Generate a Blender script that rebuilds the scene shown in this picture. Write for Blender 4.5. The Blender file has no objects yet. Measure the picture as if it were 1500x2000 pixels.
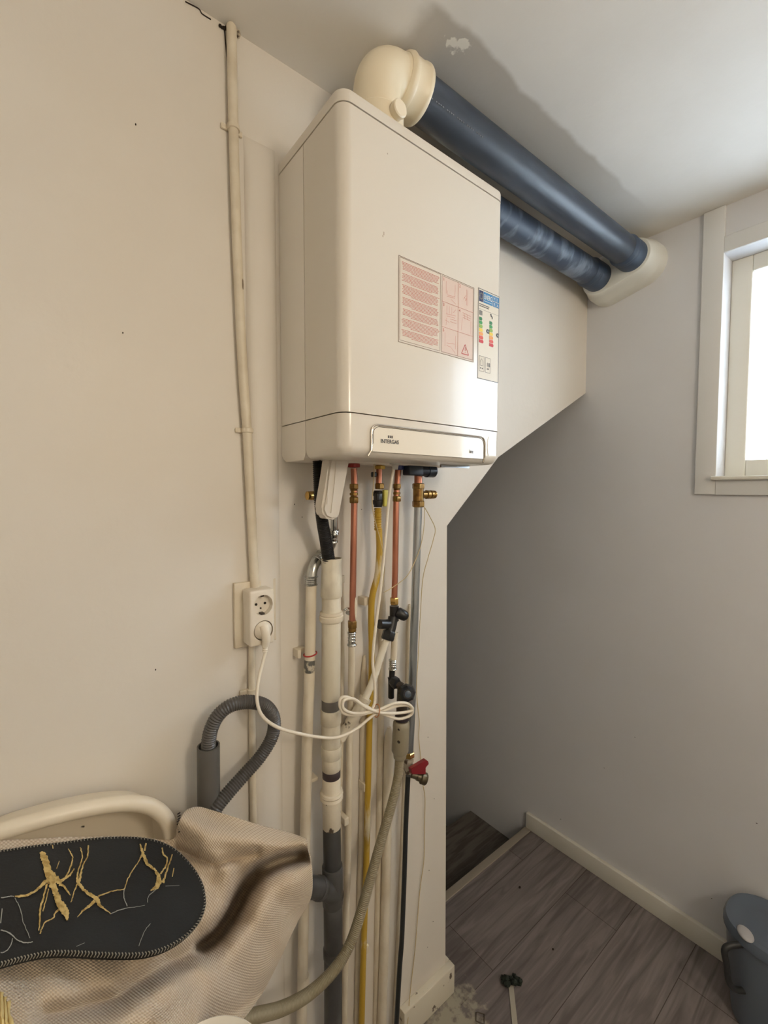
import bpy, bmesh, math, random
from mathutils import Vector, Matrix
random.seed(7)
S = bpy.context.scene
COL = S.collection
PI = math.pi

# ------------------------------------------------------------------ camera
F, YAW, PIT = 861.2, .6726, -.049
CAM = Vector((-.4265, -.8924, 1.546))
fw = Vector((math.sin(YAW)*math.cos(PIT), math.cos(YAW)*math.cos(PIT), math.sin(PIT)))
rt = Vector((math.cos(YAW), -math.sin(YAW), 0))
upv = rt.cross(fw)
cd = bpy.data.cameras.new('camera'); cam = bpy.data.objects.new('camera', cd); COL.objects.link(cam)
cd.sensor_fit = 'VERTICAL'; cd.sensor_height = 24; cd.lens = 24*F/2000; cd.clip_start = .01
cam.matrix_world = Matrix.Translation(CAM) @ Matrix((rt, upv, -fw)).transposed().to_4x4()
S.camera = cam

# ------------------------------------------------------------------ light
w = bpy.data.worlds.new('sky'); S.world = w; w.use_nodes = True
bg = w.node_tree.nodes['Background']; bg.inputs[0].default_value = (.72, .86, 1, 1); bg.inputs[1].default_value = 18.0

def area(name, loc, aim, sx, sy, power, color, portal=False):
    l = bpy.data.lights.new(name, 'AREA'); l.shape = 'RECTANGLE'; l.size = sx; l.size_y = sy
    l.energy = power; l.color = color
    o = bpy.data.objects.new(name, l); COL.objects.link(o); o.location = loc
    o.rotation_euler = (Vector(aim)-Vector(loc)).to_track_quat('-Z', 'Y').to_euler()
    if portal: l.cycles.is_portal = True
    return o
area('window_portal', (1.40, -.86, 1.94), (0, -.86, 1.94), .84, .72, 1, (1, 1, 1), True)
pl_ = bpy.data.lights.new('room_lamp', 'POINT'); pl_.energy = 34; pl_.shadow_soft_size = .14; pl_.color = (1, .88, .71)
po = bpy.data.objects.new('room_lamp', pl_); COL.objects.link(po); po.location = (.10, -1.85, 1.98)

S.view_settings.view_transform = 'Standard'
try: S.view_settings.look = 'None'
except Exception: pass
S.view_settings.exposure = -0.22; S.view_settings.gamma = 1; S.view_settings.use_curve_mapping = False
S.cycles.max_bounces = 10; S.cycles.diffuse_bounces = 6

# ------------------------------------------------------------------ helpers
def at(px, py, v, ax=1):
    "the point of the plane (axis ax = v) that the photograph shows at a pixel"
    d = rt*((px-750)/F) - upv*((py-1000)/F) + fw
    return CAM + d*((v-CAM[ax])/d[ax])
def lin(c):
    return tuple((x/12.92 if x <= .04045 else ((x+.055)/1.055)**2.4) for x in [k/255 for k in c])+(1,)
_m = {}
def mat(name, rgb, rough=.5, metal=0, var=None, vscale=8, vlo=.45, vhi=.6, bump=0, bscale=60, stretch=(1, 1, 1), spec=.5, coat=0, trans=0):
    if name in _m: return _m[name]
    m = bpy.data.materials.new(name); m.use_nodes = True; nt = m.node_tree
    b = nt.nodes['Principled BSDF']; b.inputs['Roughness'].default_value = rough; b.inputs['Metallic'].default_value = metal
    b.inputs['Specular IOR Level'].default_value = spec; b.inputs['Coat Weight'].default_value = coat
    b.inputs['Transmission Weight'].default_value = trans
    tc = nt.nodes.new('ShaderNodeTexCoord'); mp = nt.nodes.new('ShaderNodeMapping'); mp.inputs['Scale'].default_value = stretch
    nt.links.new(tc.outputs['Object'], mp.inputs[0])
    b.inputs['Base Color'].default_value = lin(rgb)
    n = nt.nodes.new('ShaderNodeTexNoise'); n.inputs['Scale'].default_value = vscale; n.inputs['Detail'].default_value = 6
    nt.links.new(mp.outputs[0], n.inputs['Vector'])
    r = nt.nodes.new('ShaderNodeValToRGB'); r.color_ramp.elements[0].position = vlo; r.color_ramp.elements[1].position = vhi
    r.color_ramp.elements[0].color = lin(rgb); r.color_ramp.elements[1].color = lin(var or rgb)
    nt.links.new(n.outputs['Fac'], r.inputs[0]); nt.links.new(r.outputs[0], b.inputs['Base Color'])
    if bump:
        n2 = nt.nodes.new('ShaderNodeTexNoise'); n2.inputs['Scale'].default_value = bscale; n2.inputs['Detail'].default_value = 4
        nt.links.new(mp.outputs[0], n2.inputs['Vector'])
        bp = nt.nodes.new('ShaderNodeBump'); bp.inputs['Strength'].default_value = bump; bp.inputs['Distance'].default_value = .003
        nt.links.new(n2.outputs['Fac'], bp.inputs['Height']); nt.links.new(bp.outputs[0], b.inputs['Normal'])
    _m[name] = m
    return m

def obj(name, bm, m, parent=None, smooth=True, sharp=40):
    me = bpy.data.meshes.new(name)
    bm.normal_update()
    if parent is not None: org = world_of(parent)
    else:
        xs = [v.co for v in bm.verts]
        org = Vector((sum(min(v[i] for v in xs)+max(v[i] for v in xs) for i in (k,))/2 for k in range(2)).__iter__().__next__() if False else
                     ((min(v.x for v in xs)+max(v.x for v in xs))/2, (min(v.y for v in xs)+max(v.y for v in xs))/2, min(v.z for v in xs)))
    bm.transform(Matrix.Translation(-org))
    bm.to_mesh(me); bm.free()
    ms = m if isinstance(m, (list, tuple)) else [m]
    for k in ms: me.materials.append(k)
    if smooth:
        for p in me.polygons: p.use_smooth = True
        me.set_sharp_from_angle(angle=math.radians(sharp))
    o = bpy.data.objects.new(name, me); COL.objects.link(o)
    if parent is None: o.location = org
    else: o.parent = parent; o.location = (0, 0, 0)
    return o
def world_of(o):
    v = Vector((0, 0, 0))
    while o is not None: v = v+Vector(o.location); o = o.parent
    return v
def tag(o, label, cat, group=None, kind=None):
    o['label'] = label; o['category'] = cat
    if group: o['group'] = group
    if kind: o['kind'] = kind
    return o
def struct(name, bm, m, parent=None, **k):
    o = obj(name, bm, m, parent, **k)
    if parent is None: o['kind'] = 'structure'
    return o
def thing(name, label, cat, loc, group=None):
    o = bpy.data.objects.new(name, None); COL.objects.link(o); o.location = loc; o.empty_display_size = .02
    return tag(o, label, cat, group)
def new(): return bmesh.new()
def box(bm, a, b, bev=0):
    a, b = Vector(a), Vector(b)
    r = bmesh.ops.create_cube(bm, size=1, matrix=Matrix.Translation((a+b)/2) @ Matrix.Diagonal((*(abs(b[i]-a[i]) for i in range(3)), 1)))
    if bev:
        es = list({e for v in r['verts'] for e in v.link_edges})
        bmesh.ops.bevel(bm, geom=es, offset=bev, segments=3, affect='EDGES', profile=.5)
    return bm
def frame(d):
    d = d.normalized(); a = Vector((0, 0, 1)) if abs(d.z) < .9 else Vector((0, 1, 0))
    x = d.cross(a).normalized(); return x, d.cross(x).normalized()
def lathe(bm, A, B, prof, n=24, cap=True, rot=0):
    "profile = [(distance along A->B in metres, radius)]"
    A, B = Vector(A), Vector(B); d = (B-A).normalized(); x, y = frame(d); rings = []
    for t, r in prof:
        rings.append([bm.verts.new(A+d*t+(x*math.cos(2*PI*(k+rot)/n)+y*math.sin(2*PI*(k+rot)/n))*r) for k in range(n)])
    for a, b in zip(rings, rings[1:]):
        for k in range(n): bm.faces.new((a[k], a[(k+1) % n], b[(k+1) % n], b[k]))
    if cap:
        if prof[0][1] > 1e-6: bm.faces.new(list(reversed(rings[0])))
        if prof[-1][1] > 1e-6: bm.faces.new(rings[-1])
    return bm
def cyl(bm, A, B, r, n=24): return lathe(bm, A, B, [(0, r), ((Vector(B)-Vector(A)).length, r)], n)
def smoothpath(P, sub=8):
    P = [Vector(p) for p in P]
    if len(P) < 3: return P
    out = []
    for i in range(len(P)-1):
        p0 = P[i-1] if i else P[0]*2-P[1]; p1, p2 = P[i], P[i+1]; p3 = P[i+2] if i+2 < len(P) else P[-1]*2-P[-2]
        for k in range(sub):
            t = k/sub
            out.append(.5*((2*p1)+(p2-p0)*t+(2*p0-5*p1+4*p2-p3)*t*t+(3*p1-p0-3*p2+p3)*t**3))
    return out+[P[-1]]
def resample(P, step):
    out = [P[0].copy()]; acc = 0
    for a, b in zip(P, P[1:]):
        L = (b-a).length
        while acc+L >= step:
            a = a+(b-a)*((step-acc)/L); L = (b-a).length; out.append(a.copy()); acc = 0
            if L < 1e-9: break
        acc += L
    out.append(P[-1].copy()); return out
def tube(bm, P, r, n=14, sub=8, rib=None, closed=False, cap=True, inner=False):
    "r a number or a function of arc fraction; rib=(pitch, depth) makes a corrugated hose"
    P = smoothpath(P, sub)
    if rib: P = resample(P, rib[0]/4)
    if closed: P = P[:-1] if (P[0]-P[-1]).length < 1e-5 else P
    N = len(P); x = None; rings = []
    for i, p in enumerate(P):
        if closed: d = P[(i+1) % N]-P[i-1]
        else: d = P[min(i+1, N-1)]-P[max(i-1, 0)]
        d = d.normalized()
        if x is None: x, y = frame(d)
        else: x = (x-d*x.dot(d)).normalized()
        y = d.cross(x)
        rr = r(i/(N-1)) if callable(r) else r
        if rib: rr += (0, .5, 1, .5)[i % 4]*rib[1]
        rings.append([bm.verts.new(p+(x*math.cos(2*PI*k/n)+y*math.sin(2*PI*k/n))*rr) for k in range(n)])
    pr = list(zip(rings, rings[1:]))+([(rings[-1], rings[0])] if closed else [])
    for a, b in pr:
        for k in range(n): bm.faces.new((a[k], a[(k+1) % n], b[(k+1) % n], b[k]))
    if cap and not closed: bm.faces.new(list(reversed(rings[0]))); bm.faces.new(rings[-1])
    return bm
def px(P): return [at(*p) for p in P]
def hexnut(bm, A, B, r):
    L = (Vector(B)-Vector(A)).length
    return lathe(bm, A, B, [(0, r*.86), (L*.12, r), (L*.88, r), (L, r*.86)], 6)
def arc(cx, cy, r, a0, a1, n=8):
    return [(cx+r*math.cos(math.radians(a0+(a1-a0)*k/n)), cy+r*math.sin(math.radians(a0+(a1-a0)*k/n))) for k in range(n+1)]
def prism_z(bm, poly, layers):
    "layers = [(z, inset)] of a plan polygon"
    n = len(poly); rings = []
    for z, ins in layers:
        ring = []
        for i, p in enumerate(poly):
            a, b = Vector(poly[i-1]), Vector(poly[(i+1) % n]); t = (b-a).normalized(); nn = Vector((-t.y, t.x))
            q = Vector(p)+nn*ins; ring.append(bm.verts.new((q.x, q.y, z)))
        rings.append(ring)
    for a, b in zip(rings, rings[1:]):
        for k in range(n): bm.faces.new((a[k], a[(k+1) % n], b[(k+1) % n], b[k]))
    bm.faces.new(list(reversed(rings[0]))); bm.faces.new(rings[-1]); bmesh.ops.recalc_face_normals(bm, faces=bm.faces[:])
    return bm
def quad(bm, x0, x1, z0, z1, y, th=.0002): return box(bm, (x0, y-th, z0), (x1, y, z1))
def poly_y(bm, pts, y0, y1):
    "outline in the x,z plane given depth"
    f = [bm.verts.new((x, y0, z)) for x, z in pts]; b = [bm.verts.new((x, y1, z)) for x, z in pts]; n = len(pts)
    bm.faces.new(f); bm.faces.new(list(reversed(b)))
    for k in range(n): bm.faces.new((f[k], b[k], b[(k+1) % n], f[(k+1) % n]))
    bmesh.ops.recalc_face_normals(bm, faces=bm.faces[:]); return bm
def text(bm, s, x, z, size, y, align='LEFT', sx=1.0):
    "letters lying on a plane that faces -y"
    c = bpy.data.curves.new('t', 'FONT'); c.body = s; c.size = size; c.align_x = align; c.extrude = .0001; c.offset = size*.012
    o = bpy.data.objects.new('t', c); COL.objects.link(o)
    dg = bpy.context.evaluated_depsgraph_get(); me = bpy.data.meshes.new_from_object(o.evaluated_get(dg))
    me.transform(Matrix.Translation((x, y, z)) @ Matrix.Rotation(PI/2, 4, 'X') @ Matrix.Diagonal((sx, 1, 1, 1)))
    bm.from_mesh(me); bpy.data.objects.remove(o); bpy.data.curves.remove(c); bpy.data.meshes.remove(me)
    return bm

# ------------------------------------------------------------------ room constants
XR, ZC, XL, YF = 1.313, 2.443, -1.35, -2.5      # right wall, ceiling, left wall, wall behind the photographer
wall_m = mat('warm_white_wall_paint', (224, 218, 208), .55, var=(214, 207, 196), vscale=1.6, vlo=.35, vhi=.75, bump=.22, bscale=34)
wall_pl = mat('cool_white_wall_paint', (215, 215, 217), .6, var=(205, 205, 207), vscale=1.5, vlo=.35, vhi=.75, bump=.2, bscale=30)
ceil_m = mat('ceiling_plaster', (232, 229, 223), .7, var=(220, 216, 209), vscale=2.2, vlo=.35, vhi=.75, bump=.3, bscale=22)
trim_m = mat('white_gloss_trim', (222, 219, 208), .35, bump=.1, bscale=50)
dirt_m = mat('dark_dirt', (40, 30, 24), .9)
# darker patch of the ceiling plaster around the flue pipe, with a white filler scrape
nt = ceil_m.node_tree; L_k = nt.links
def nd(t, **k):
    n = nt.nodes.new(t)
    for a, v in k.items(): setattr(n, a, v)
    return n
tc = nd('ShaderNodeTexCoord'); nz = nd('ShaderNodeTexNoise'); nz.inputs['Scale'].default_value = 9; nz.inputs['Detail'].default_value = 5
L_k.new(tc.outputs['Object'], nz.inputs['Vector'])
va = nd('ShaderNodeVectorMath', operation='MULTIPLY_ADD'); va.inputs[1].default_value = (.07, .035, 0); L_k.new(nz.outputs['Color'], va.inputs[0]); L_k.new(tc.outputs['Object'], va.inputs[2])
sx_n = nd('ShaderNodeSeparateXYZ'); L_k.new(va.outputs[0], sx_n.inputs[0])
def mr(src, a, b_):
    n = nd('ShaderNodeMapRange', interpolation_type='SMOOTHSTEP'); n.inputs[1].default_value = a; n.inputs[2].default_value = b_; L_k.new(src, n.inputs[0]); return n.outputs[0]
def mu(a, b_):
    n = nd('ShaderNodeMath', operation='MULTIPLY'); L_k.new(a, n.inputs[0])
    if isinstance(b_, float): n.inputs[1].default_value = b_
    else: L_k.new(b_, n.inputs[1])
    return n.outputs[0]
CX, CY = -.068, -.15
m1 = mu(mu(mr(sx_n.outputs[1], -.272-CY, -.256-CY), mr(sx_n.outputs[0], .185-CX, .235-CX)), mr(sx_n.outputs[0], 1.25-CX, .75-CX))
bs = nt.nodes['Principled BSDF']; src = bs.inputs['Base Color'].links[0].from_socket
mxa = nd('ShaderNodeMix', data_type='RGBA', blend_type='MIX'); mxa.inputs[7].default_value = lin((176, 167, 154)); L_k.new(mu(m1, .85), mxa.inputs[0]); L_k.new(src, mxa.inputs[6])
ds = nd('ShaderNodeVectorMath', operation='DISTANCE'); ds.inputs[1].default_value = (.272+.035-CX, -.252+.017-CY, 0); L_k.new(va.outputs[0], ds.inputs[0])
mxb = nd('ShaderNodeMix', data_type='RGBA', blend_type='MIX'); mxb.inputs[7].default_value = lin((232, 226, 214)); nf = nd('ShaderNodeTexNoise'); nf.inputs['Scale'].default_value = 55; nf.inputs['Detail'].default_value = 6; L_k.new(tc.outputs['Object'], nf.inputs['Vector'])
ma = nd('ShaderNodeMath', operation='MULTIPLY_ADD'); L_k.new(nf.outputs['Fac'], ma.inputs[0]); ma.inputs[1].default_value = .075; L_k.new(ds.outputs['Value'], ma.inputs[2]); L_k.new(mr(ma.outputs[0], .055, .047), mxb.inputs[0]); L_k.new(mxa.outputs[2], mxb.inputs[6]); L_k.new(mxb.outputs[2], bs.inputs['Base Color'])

# the wall with the boiler: ends in a corner beside the stairs, with a sloping lower edge above them
e1, e2, e3 = at(873, 1027, 0), at(973, 893, 0), at(1130, 778, 0)
s = (e3.z-e2.z)/(e3.x-e2.x); zR = e3.z+s*(XR-e3.x)
bm = poly_y(new(), [(XL-.1, 0), (.527, 0), (e1.x, e1.z), (e2.x, e2.z), (e3.x, e3.z), (XR, zR), (XR, ZC), (XL-.1, ZC)], 0, .09)
struct('wall_back', bm, wall_m, smooth=False)
WY0, WY1, WZ0, WZ1 = -1.28, -.443, 1.585, 2.295     # window opening in the right wall
bm = new(); T = .16
for a, b in (((XR, YF-.1, -.7), (XR+T, 2.3, WZ0)), ((XR, YF-.1, WZ1), (XR+T, 2.3, ZC+.1)), ((XR, YF-.1, WZ0), (XR+T, WY0, WZ1)), ((XR, WY1, WZ0), (XR+T, 2.3, WZ1))): box(bm, a, b)
struct('wall_right', bm, wall_pl, smooth=False)
struct('wall_left', box(new(), (XL-.1, YF-.1, 0), (XL, 0, ZC)), wall_m, smooth=False)
struct('wall_front', box(new(), (XL-.1, YF-.1, 0), (XR, YF, ZC)), wall_m, smooth=False)
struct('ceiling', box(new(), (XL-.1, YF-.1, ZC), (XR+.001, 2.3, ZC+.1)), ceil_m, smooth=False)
struct('wall_stairwell', box(new(), (.33, .09, -.7), (.43, 2.3, ZC)), wall_pl, smooth=False)
struct('wall_stairwell_end', box(new(), (.33, 2.2, -.7), (XR, 2.3, ZC)), wall_pl, smooth=False)

# laminate floor: planks run along the boiler wall
m = bpy.data.materials.new('grey_brown_laminate'); m.use_nodes = True; nt = m.node_tree; b = nt.nodes['Principled BSDF']; b.inputs['Roughness'].default_value = .55
tc = nt.nodes.new('ShaderNodeTexCoord'); br = nt.nodes.new('ShaderNodeTexBrick')
br.inputs['Scale'].default_value = 1; br.inputs['Brick Width'].default_value = 1.2; br.inputs['Row Height'].default_value = .19; br.inputs['Mortar Size'].default_value = .0012
br.inputs['Color1'].default_value = lin((129, 122, 121)); br.inputs['Color2'].default_value = lin((116, 109, 108)); br.inputs['Mortar'].default_value = lin((78, 70, 66)); br.offset = .37
nt.links.new(tc.outputs['Object'], br.inputs['Vector'])
mp = nt.nodes.new('ShaderNodeMapping'); mp.inputs['Scale'].default_value = (2.2, 26, 1); nt.links.new(tc.outputs['Object'], mp.inputs[0])
n1 = nt.nodes.new('ShaderNodeTexNoise'); n1.inputs['Scale'].default_value = 1.6; n1.inputs['Detail'].default_value = 9; n1.inputs['Distortion'].default_value = 1.2; nt.links.new(mp.outputs[0], n1.inputs['Vector'])
rp = nt.nodes.new('ShaderNodeValToRGB'); rp.color_ramp.elements[0].position = .34; rp.color_ramp.elements[1].position = .66
rp.color_ramp.elements[0].color = (.62, .60, .59, 1); rp.color_ramp.elements[1].color = (1.15, 1.14, 1.13, 1); nt.links.new(n1.outputs['Fac'], rp.inputs[0])
mx = nt.nodes.new('ShaderNodeMix'); mx.data_type = 'RGBA'; mx.blend_type = 'MULTIPLY'; mx.inputs[0].default_value = 1
nt.links.new(br.outputs['Color'], mx.inputs[6]); nt.links.new(rp.outputs[0], mx.inputs[7]); # plaster dust and paint spots trodden in beside the wall end
fo = nt.nodes.new('ShaderNodeVectorMath'); fo.operation = 'MULTIPLY'; fo.inputs[1].default_value = (1, 1, 0); nt.links.new(tc.outputs['Object'], fo.inputs[0])
fd = nt.nodes.new('ShaderNodeVectorMath'); fd.operation = 'DISTANCE'; fd.inputs[1].default_value = (.475+.0685, -.10+1.1975, 0); nt.links.new(fo.outputs[0], fd.inputs[0])
fn = nt.nodes.new('ShaderNodeTexNoise'); fn.inputs['Scale'].default_value = 38; fn.inputs['Detail'].default_value = 7; nt.links.new(tc.outputs['Object'], fn.inputs['Vector'])
fa = nt.nodes.new('ShaderNodeMath'); fa.operation = 'MULTIPLY_ADD'; fa.inputs[1].default_value = .30; nt.links.new(fn.outputs['Fac'], fa.inputs[0]); nt.links.new(fd.outputs['Value'], fa.inputs[2])
fm = nt.nodes.new('ShaderNodeMapRange'); fm.inputs[1].default_value = .26; fm.inputs[2].default_value = .22; nt.links.new(fa.outputs[0], fm.inputs[0])
mz = nt.nodes.new('ShaderNodeMix'); mz.data_type = 'RGBA'; mz.inputs[7].default_value = lin((160, 154, 138)); nt.links.new(fm.outputs[0], mz.inputs[0]); nt.links.new(mx.outputs[2], mz.inputs[6]); nt.links.new(mz.outputs[2], b.inputs['Base Color'])
floor_m = m
bm = new(); box(bm, (XL-.1, YF-.1, -.75), (XR, .205, 0))
struct('floor', bm, floor_m, smooth=False)
# stair going down behind the wall
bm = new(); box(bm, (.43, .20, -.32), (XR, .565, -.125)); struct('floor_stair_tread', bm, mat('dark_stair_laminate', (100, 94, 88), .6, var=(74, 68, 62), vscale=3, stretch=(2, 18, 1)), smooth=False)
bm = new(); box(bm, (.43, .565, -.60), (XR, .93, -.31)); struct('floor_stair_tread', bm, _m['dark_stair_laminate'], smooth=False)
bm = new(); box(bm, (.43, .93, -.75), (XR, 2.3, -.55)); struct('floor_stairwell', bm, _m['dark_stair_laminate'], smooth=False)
bm = new(); box(bm, (.43, .202, -.03), (XR-.001, .232, .004), .002); struct('trim_1', bm, mat('grey_stair_nosing', (150, 142, 130), .45))
# skirting
bm = new(); box(bm, (XR-.017, YF, 0), (XR, .228, .072), .003); struct('baseboard_right', bm, trim_m)
bm = new(); box(bm, (.34, -.022, 0), (.545, .0, .088), .002); box(bm, (.5275, .0, 0), (.545, .11, .088), .002)
chip = mat('chipped_skirting_paint', (214, 207, 190), .5, var=(96, 80, 66), vscale=42, vlo=.66, vhi=.70)
struct('baseboard_back', bm, chip)

# plaster ridge left of the boiler
def ridge(x0, x1, z0, z1, d, name, m):
    bm = new(); n = 14; rows = []
    for z, k in ((z0, 1), (z1-.05, 1), (z1-.015, .8), (z1, .0)):
        rows.append([bm.verts.new((x0+(x1-x0)*i/n, -d*k*math.sin(PI*i/n)**.6-.0004, z)) for i in range(n+1)])
    for a, c in zip(rows, rows[1:]):
        for i in range(n): bm.faces.new((a[i], a[i+1], c[i+1], c[i]))
    for ring in (rows[0],): bm.faces.new(list(ring)[::-1])
    return struct(name, bm, m, sharp=60)
ridge(-.075, -.008, .0, 2.255, .011, 'trim_2', wall_m)

# cracks along the old conduit
bm = new()
tube(bm, px([(438, 52, -.001), (446, 150, -.001), (448, 250, -.001), (452, 380, -.001), (462, 560, -.001), (469, 720, -.001), (473, 830, -.001)]), .0012, 5)
tube(bm, px([(492, 1365, -.001), (493, 1450, -.001), (493, 1610, -.001)]), .0012, 5)
tube(bm, px([(362, 3, -.001), (388, 17, -.001), (395, 27, -.001), (412, 38, -.001)]), .0011, 5)
for k in range(5):
    a = at(430+k*4, 49+k*2+random.random()*4, -.002); bmesh.ops.create_icosphere(bm, subdivisions=1, radius=.003+.002*random.random(), matrix=Matrix.Translation(a))
for x, y, q in ((265, 243, .0013), (240, 650, .0011), (304, 1308, .0011), (118, 1575, .001), (520, 1420, .001), (836, 1440, .0011), (848, 1560, .001), (838, 1700, .0012), (846, 1800, .0012), (835, 1850, .001), (608, 965, .0012), (706, 995, .001), (590, 1010, .001), (575, 985, .001)):
    bmesh.ops.create_icosphere(bm, subdivisions=1, radius=q, matrix=Matrix.Translation(at(x, y, -.0005)) @ Matrix.Diagonal((1, .5, 1.8, 1)))
for x, y, q in ((1095, 1600, .0018), (1478, 1608, .0018), (1240, 1440, .0014), (1390, 1755, .0016), (1180, 1500, .0013), (1456, 459, .003)):
    bmesh.ops.create_icosphere(bm, subdivisions=1, radius=q, matrix=Matrix.Translation(at(x, y, XR-.0005, 0)) @ Matrix.Diagonal((.5, 1.4, .8, 1)))
struct('trim_3', bm, dirt_m)

# window in the right wall
wn = new()
box(wn, (XR-.012, WY0-.06, WZ0-.052), (XR+.002, WY0, ZC-.002), .002); box(wn, (XR-.012, WY1, WZ0-.052), (XR+.002, WY1+.058, ZC-.002), .002)
box(wn, (XR-.013, WY0, WZ0-.054), (XR+.002, WY1, WZ0-.004), .002); box(wn, (XR-.012, WY0, WZ1), (XR+.002, WY1, WZ1+.05), .002)
wf = struct('window_1', wn, mat('window_casing_paint', (216, 216, 214), .5, bump=.1))
bm = new(); box(bm, (XR-.03, WY0-.01, WZ0-.006), (XR+.10, WY1+.01, WZ0+.006), .003); obj('window_sill', bm, trim_m, wf)
bm = new(); a0, a1 = XR+.075, XR+.115
for q in (((a0, WY0, WZ0+.006), (a1, WY0+.055, WZ1)), ((a0, WY1-.055, WZ0+.006), (a1, WY1, WZ1)), ((a0, WY0+.055, WZ0+.006), (a1, WY1-.055, WZ0+.06)), ((a0, WY0+.055, WZ1-.05), (a1, WY1-.055, WZ1))): box(bm, q[0], q[1], .004)
obj('window_frame', bm, trim_m, wf)
g = mat('window_glass', (255, 255, 255), .0, trans=1); 
bm = new(); box(bm, (XR+.093, WY0+.05, WZ0+.055), (XR+.097, WY1-.05, WZ1-.045)); obj('window_pane', bm, g, wf, smooth=False)

# ------------------------------------------------------------------ boiler
BW, BD, BZ, BT = .450, .240, 1.607, 2.231
white = mat('boiler_white_enamel', (217, 210, 198), .28, coat=.2)
white2 = mat('boiler_side_enamel', (228, 222, 212), .35)
dark = mat('dark_gap', (38, 34, 32), .8)
bo = thing('boiler', 'white wall-hung combi boiler with red sticker and energy label', 'boiler', (BW/2, -BD/2, BZ))
def plan(x0, x1, y0, y1, r):      # y0 front
    return [(x0, y1)] + arc(x0+r, y0+r, r, 180, 270) + arc(x1-r, y0+r, r, 270, 360) + [(x1, y1)]
ZJ, ZL, YS = 1.684, 2.209, -.108
bm = prism_z(new(), plan(.004, BW-.004, -BD+.006, -.001, .02), [(BZ+.012, 0), (BT-.006, 0)]); obj('chassis', bm, dark, bo)
bm = new(); prism_z(bm, [(0, -.001), (0, YS+.001), (BW, YS+.001), (BW, -.001)], [(ZJ+.001, 0), (ZL-.001, 0)]); obj('side_panel', bm, white2, bo)
bm = prism_z(new(), plan(0, BW, -BD, YS-.001, .022), [(ZJ+.001, 0), (ZL-.001, 0)]); obj('front_cover', bm, white, bo)
lay = [(BZ+.020*(1-math.cos(math.radians(a))), .020*(1-math.sin(math.radians(a)))) for a in (0, 20, 40, 60, 80, 90)]
bm = prism_z(new(), plan(0, BW, -BD, YS-.001, .024), lay+[(ZJ-.001, 0)]); obj('bottom_cover', bm, white, bo)
lay = [(BZ+.020*(1-math.cos(math.radians(a))), .020*(1-math.sin(math.radians(a)))) for a in (0, 20, 40, 60, 80, 90)]
bm = new(); prism_z(bm, [(0, -.001), (0, YS+.001), (BW, YS+.001), (BW, -.001)], [(BZ, .014), (BZ+.006, .005), (BZ+.014, 0), (ZJ-.001, 0)]); obj('bottom_side_panel', bm, white2, bo)
bm = prism_z(new(), plan(-.001, BW+.001, -BD-.001, -.001, .024), [(ZL+.001, 0), (BT-.004, 0), (BT-.001, .001), (BT, .004)]); obj('lid', bm, white, bo)
# display flap with its chrome edge
X0, X1, Z0, Z1 = .062, .386, BZ+.0005, 1.667
path = [(X0-.008, Z0+.001), (X0, Z0+.012), (X0, Z1-.032)] + arc(X0+.015, Z1-.015, .015, 180, 90, 6) + arc(X1-.016, Z1-.016, .016, 90, 0, 6) + [(X1, Z1-.045), (X1-.002, Z0+.012), (X1-.006, Z0+.002)]
fl_m = mat('display_flap_enamel', (230, 222, 206), .22, coat=.4)
bm = poly_y(new(), [(x, z) for x, z in path[1:-1]]+[(X1-.006, Z0+.010), (X0+.002, Z0+.010)], -BD-.0022, -BD+.01); fp = obj('display_flap', bm, fl_m, bo, sharp=30)
bm = new(); tube(bm, [(x, -BD-.0022, z) for x, z in path], .0021, 8, 1); obj('flap_trim', bm, mat('silver_trim', (196, 190, 182), .15, .85), fp)
bm = new(); tube(bm, [(x+(.0035 if x < .2 else -.0035), -BD-.0026, z-.0032) for x, z in path[2:-2]], .0005, 6, 1); obj('flap_trim', bm, dirt_m, fp)
bm = new(); text(bm, 'INTERGAS', .083, 1.6345, .0105, -BD-.0028, sx=.92); obj('brand_lettering', bm, mat('black_print', (34, 30, 30), .5), fp); bm = new()
for k in range(3): box(bm, (.101+k*.0042, -BD-.0026, 1.6445), (.1037+k*.0042, -BD-.0022, 1.6495))
obj('brand_logo', bm, _m['black_print'], fp); bm = new(); text(bm, 'hre', .333, 1.6285, .0115, -BD-.0028, sx=.8); obj('model_lettering', bm, _m['black_print'], fp)
bm = new(); tube(bm, [(.402, -BD-.0002, 1.670), (.3985, -BD-.0002, 1.655), (.3985, -BD-.0002, 1.64), (.402, -BD-.0002, 1.626)], .0008, 6); obj('cover_crease', bm, mat('pale_crease', (240, 236, 226), .3), bo)

# red and pink service sticker
def sq(a, b): return at(*a, -BD), at(*b, -BD)
yS = -BD-.0003
sx0, sx1, sx2, sz0, sz1 = .128, .241, .346, 1.829, 1.990
bm = new(); quad(bm, sx0, sx2, sz0, sz1, yS+.0002); st = obj('service_sticker', bm, mat('cream_sticker', (214, 204, 190), .45), bo, smooth=False)
bm = new(); quad(bm, sx1+.004, sx2-.003, sz0+.003, sz1-.003, yS-.0001)
obj('pictogram_panel', bm, mat('pale_pink_print', (213, 192, 179), .45), st, smooth=False)
red = mat('red_print', (190, 84, 74), .6); brn = mat('grey_brown_print', (120, 92, 78), .6)
def frame_y(bm, x0, x1, z0, z1, t, y):
    quad(bm, x0, x1, z1-t, z1, y); quad(bm, x0, x1, z0, z0+t, y); quad(bm, x0, x0+t, z0, z1, y); quad(bm, x1-t, x1, z0, z1, y)
bm = new(); frame_y(bm, sx0, sx2, sz0, sz1, .0008, yS-.0002); frame_y(bm, sx0+.003, sx1, sz0+.004, sz1-.002, .0006, yS-.0002)
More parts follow.
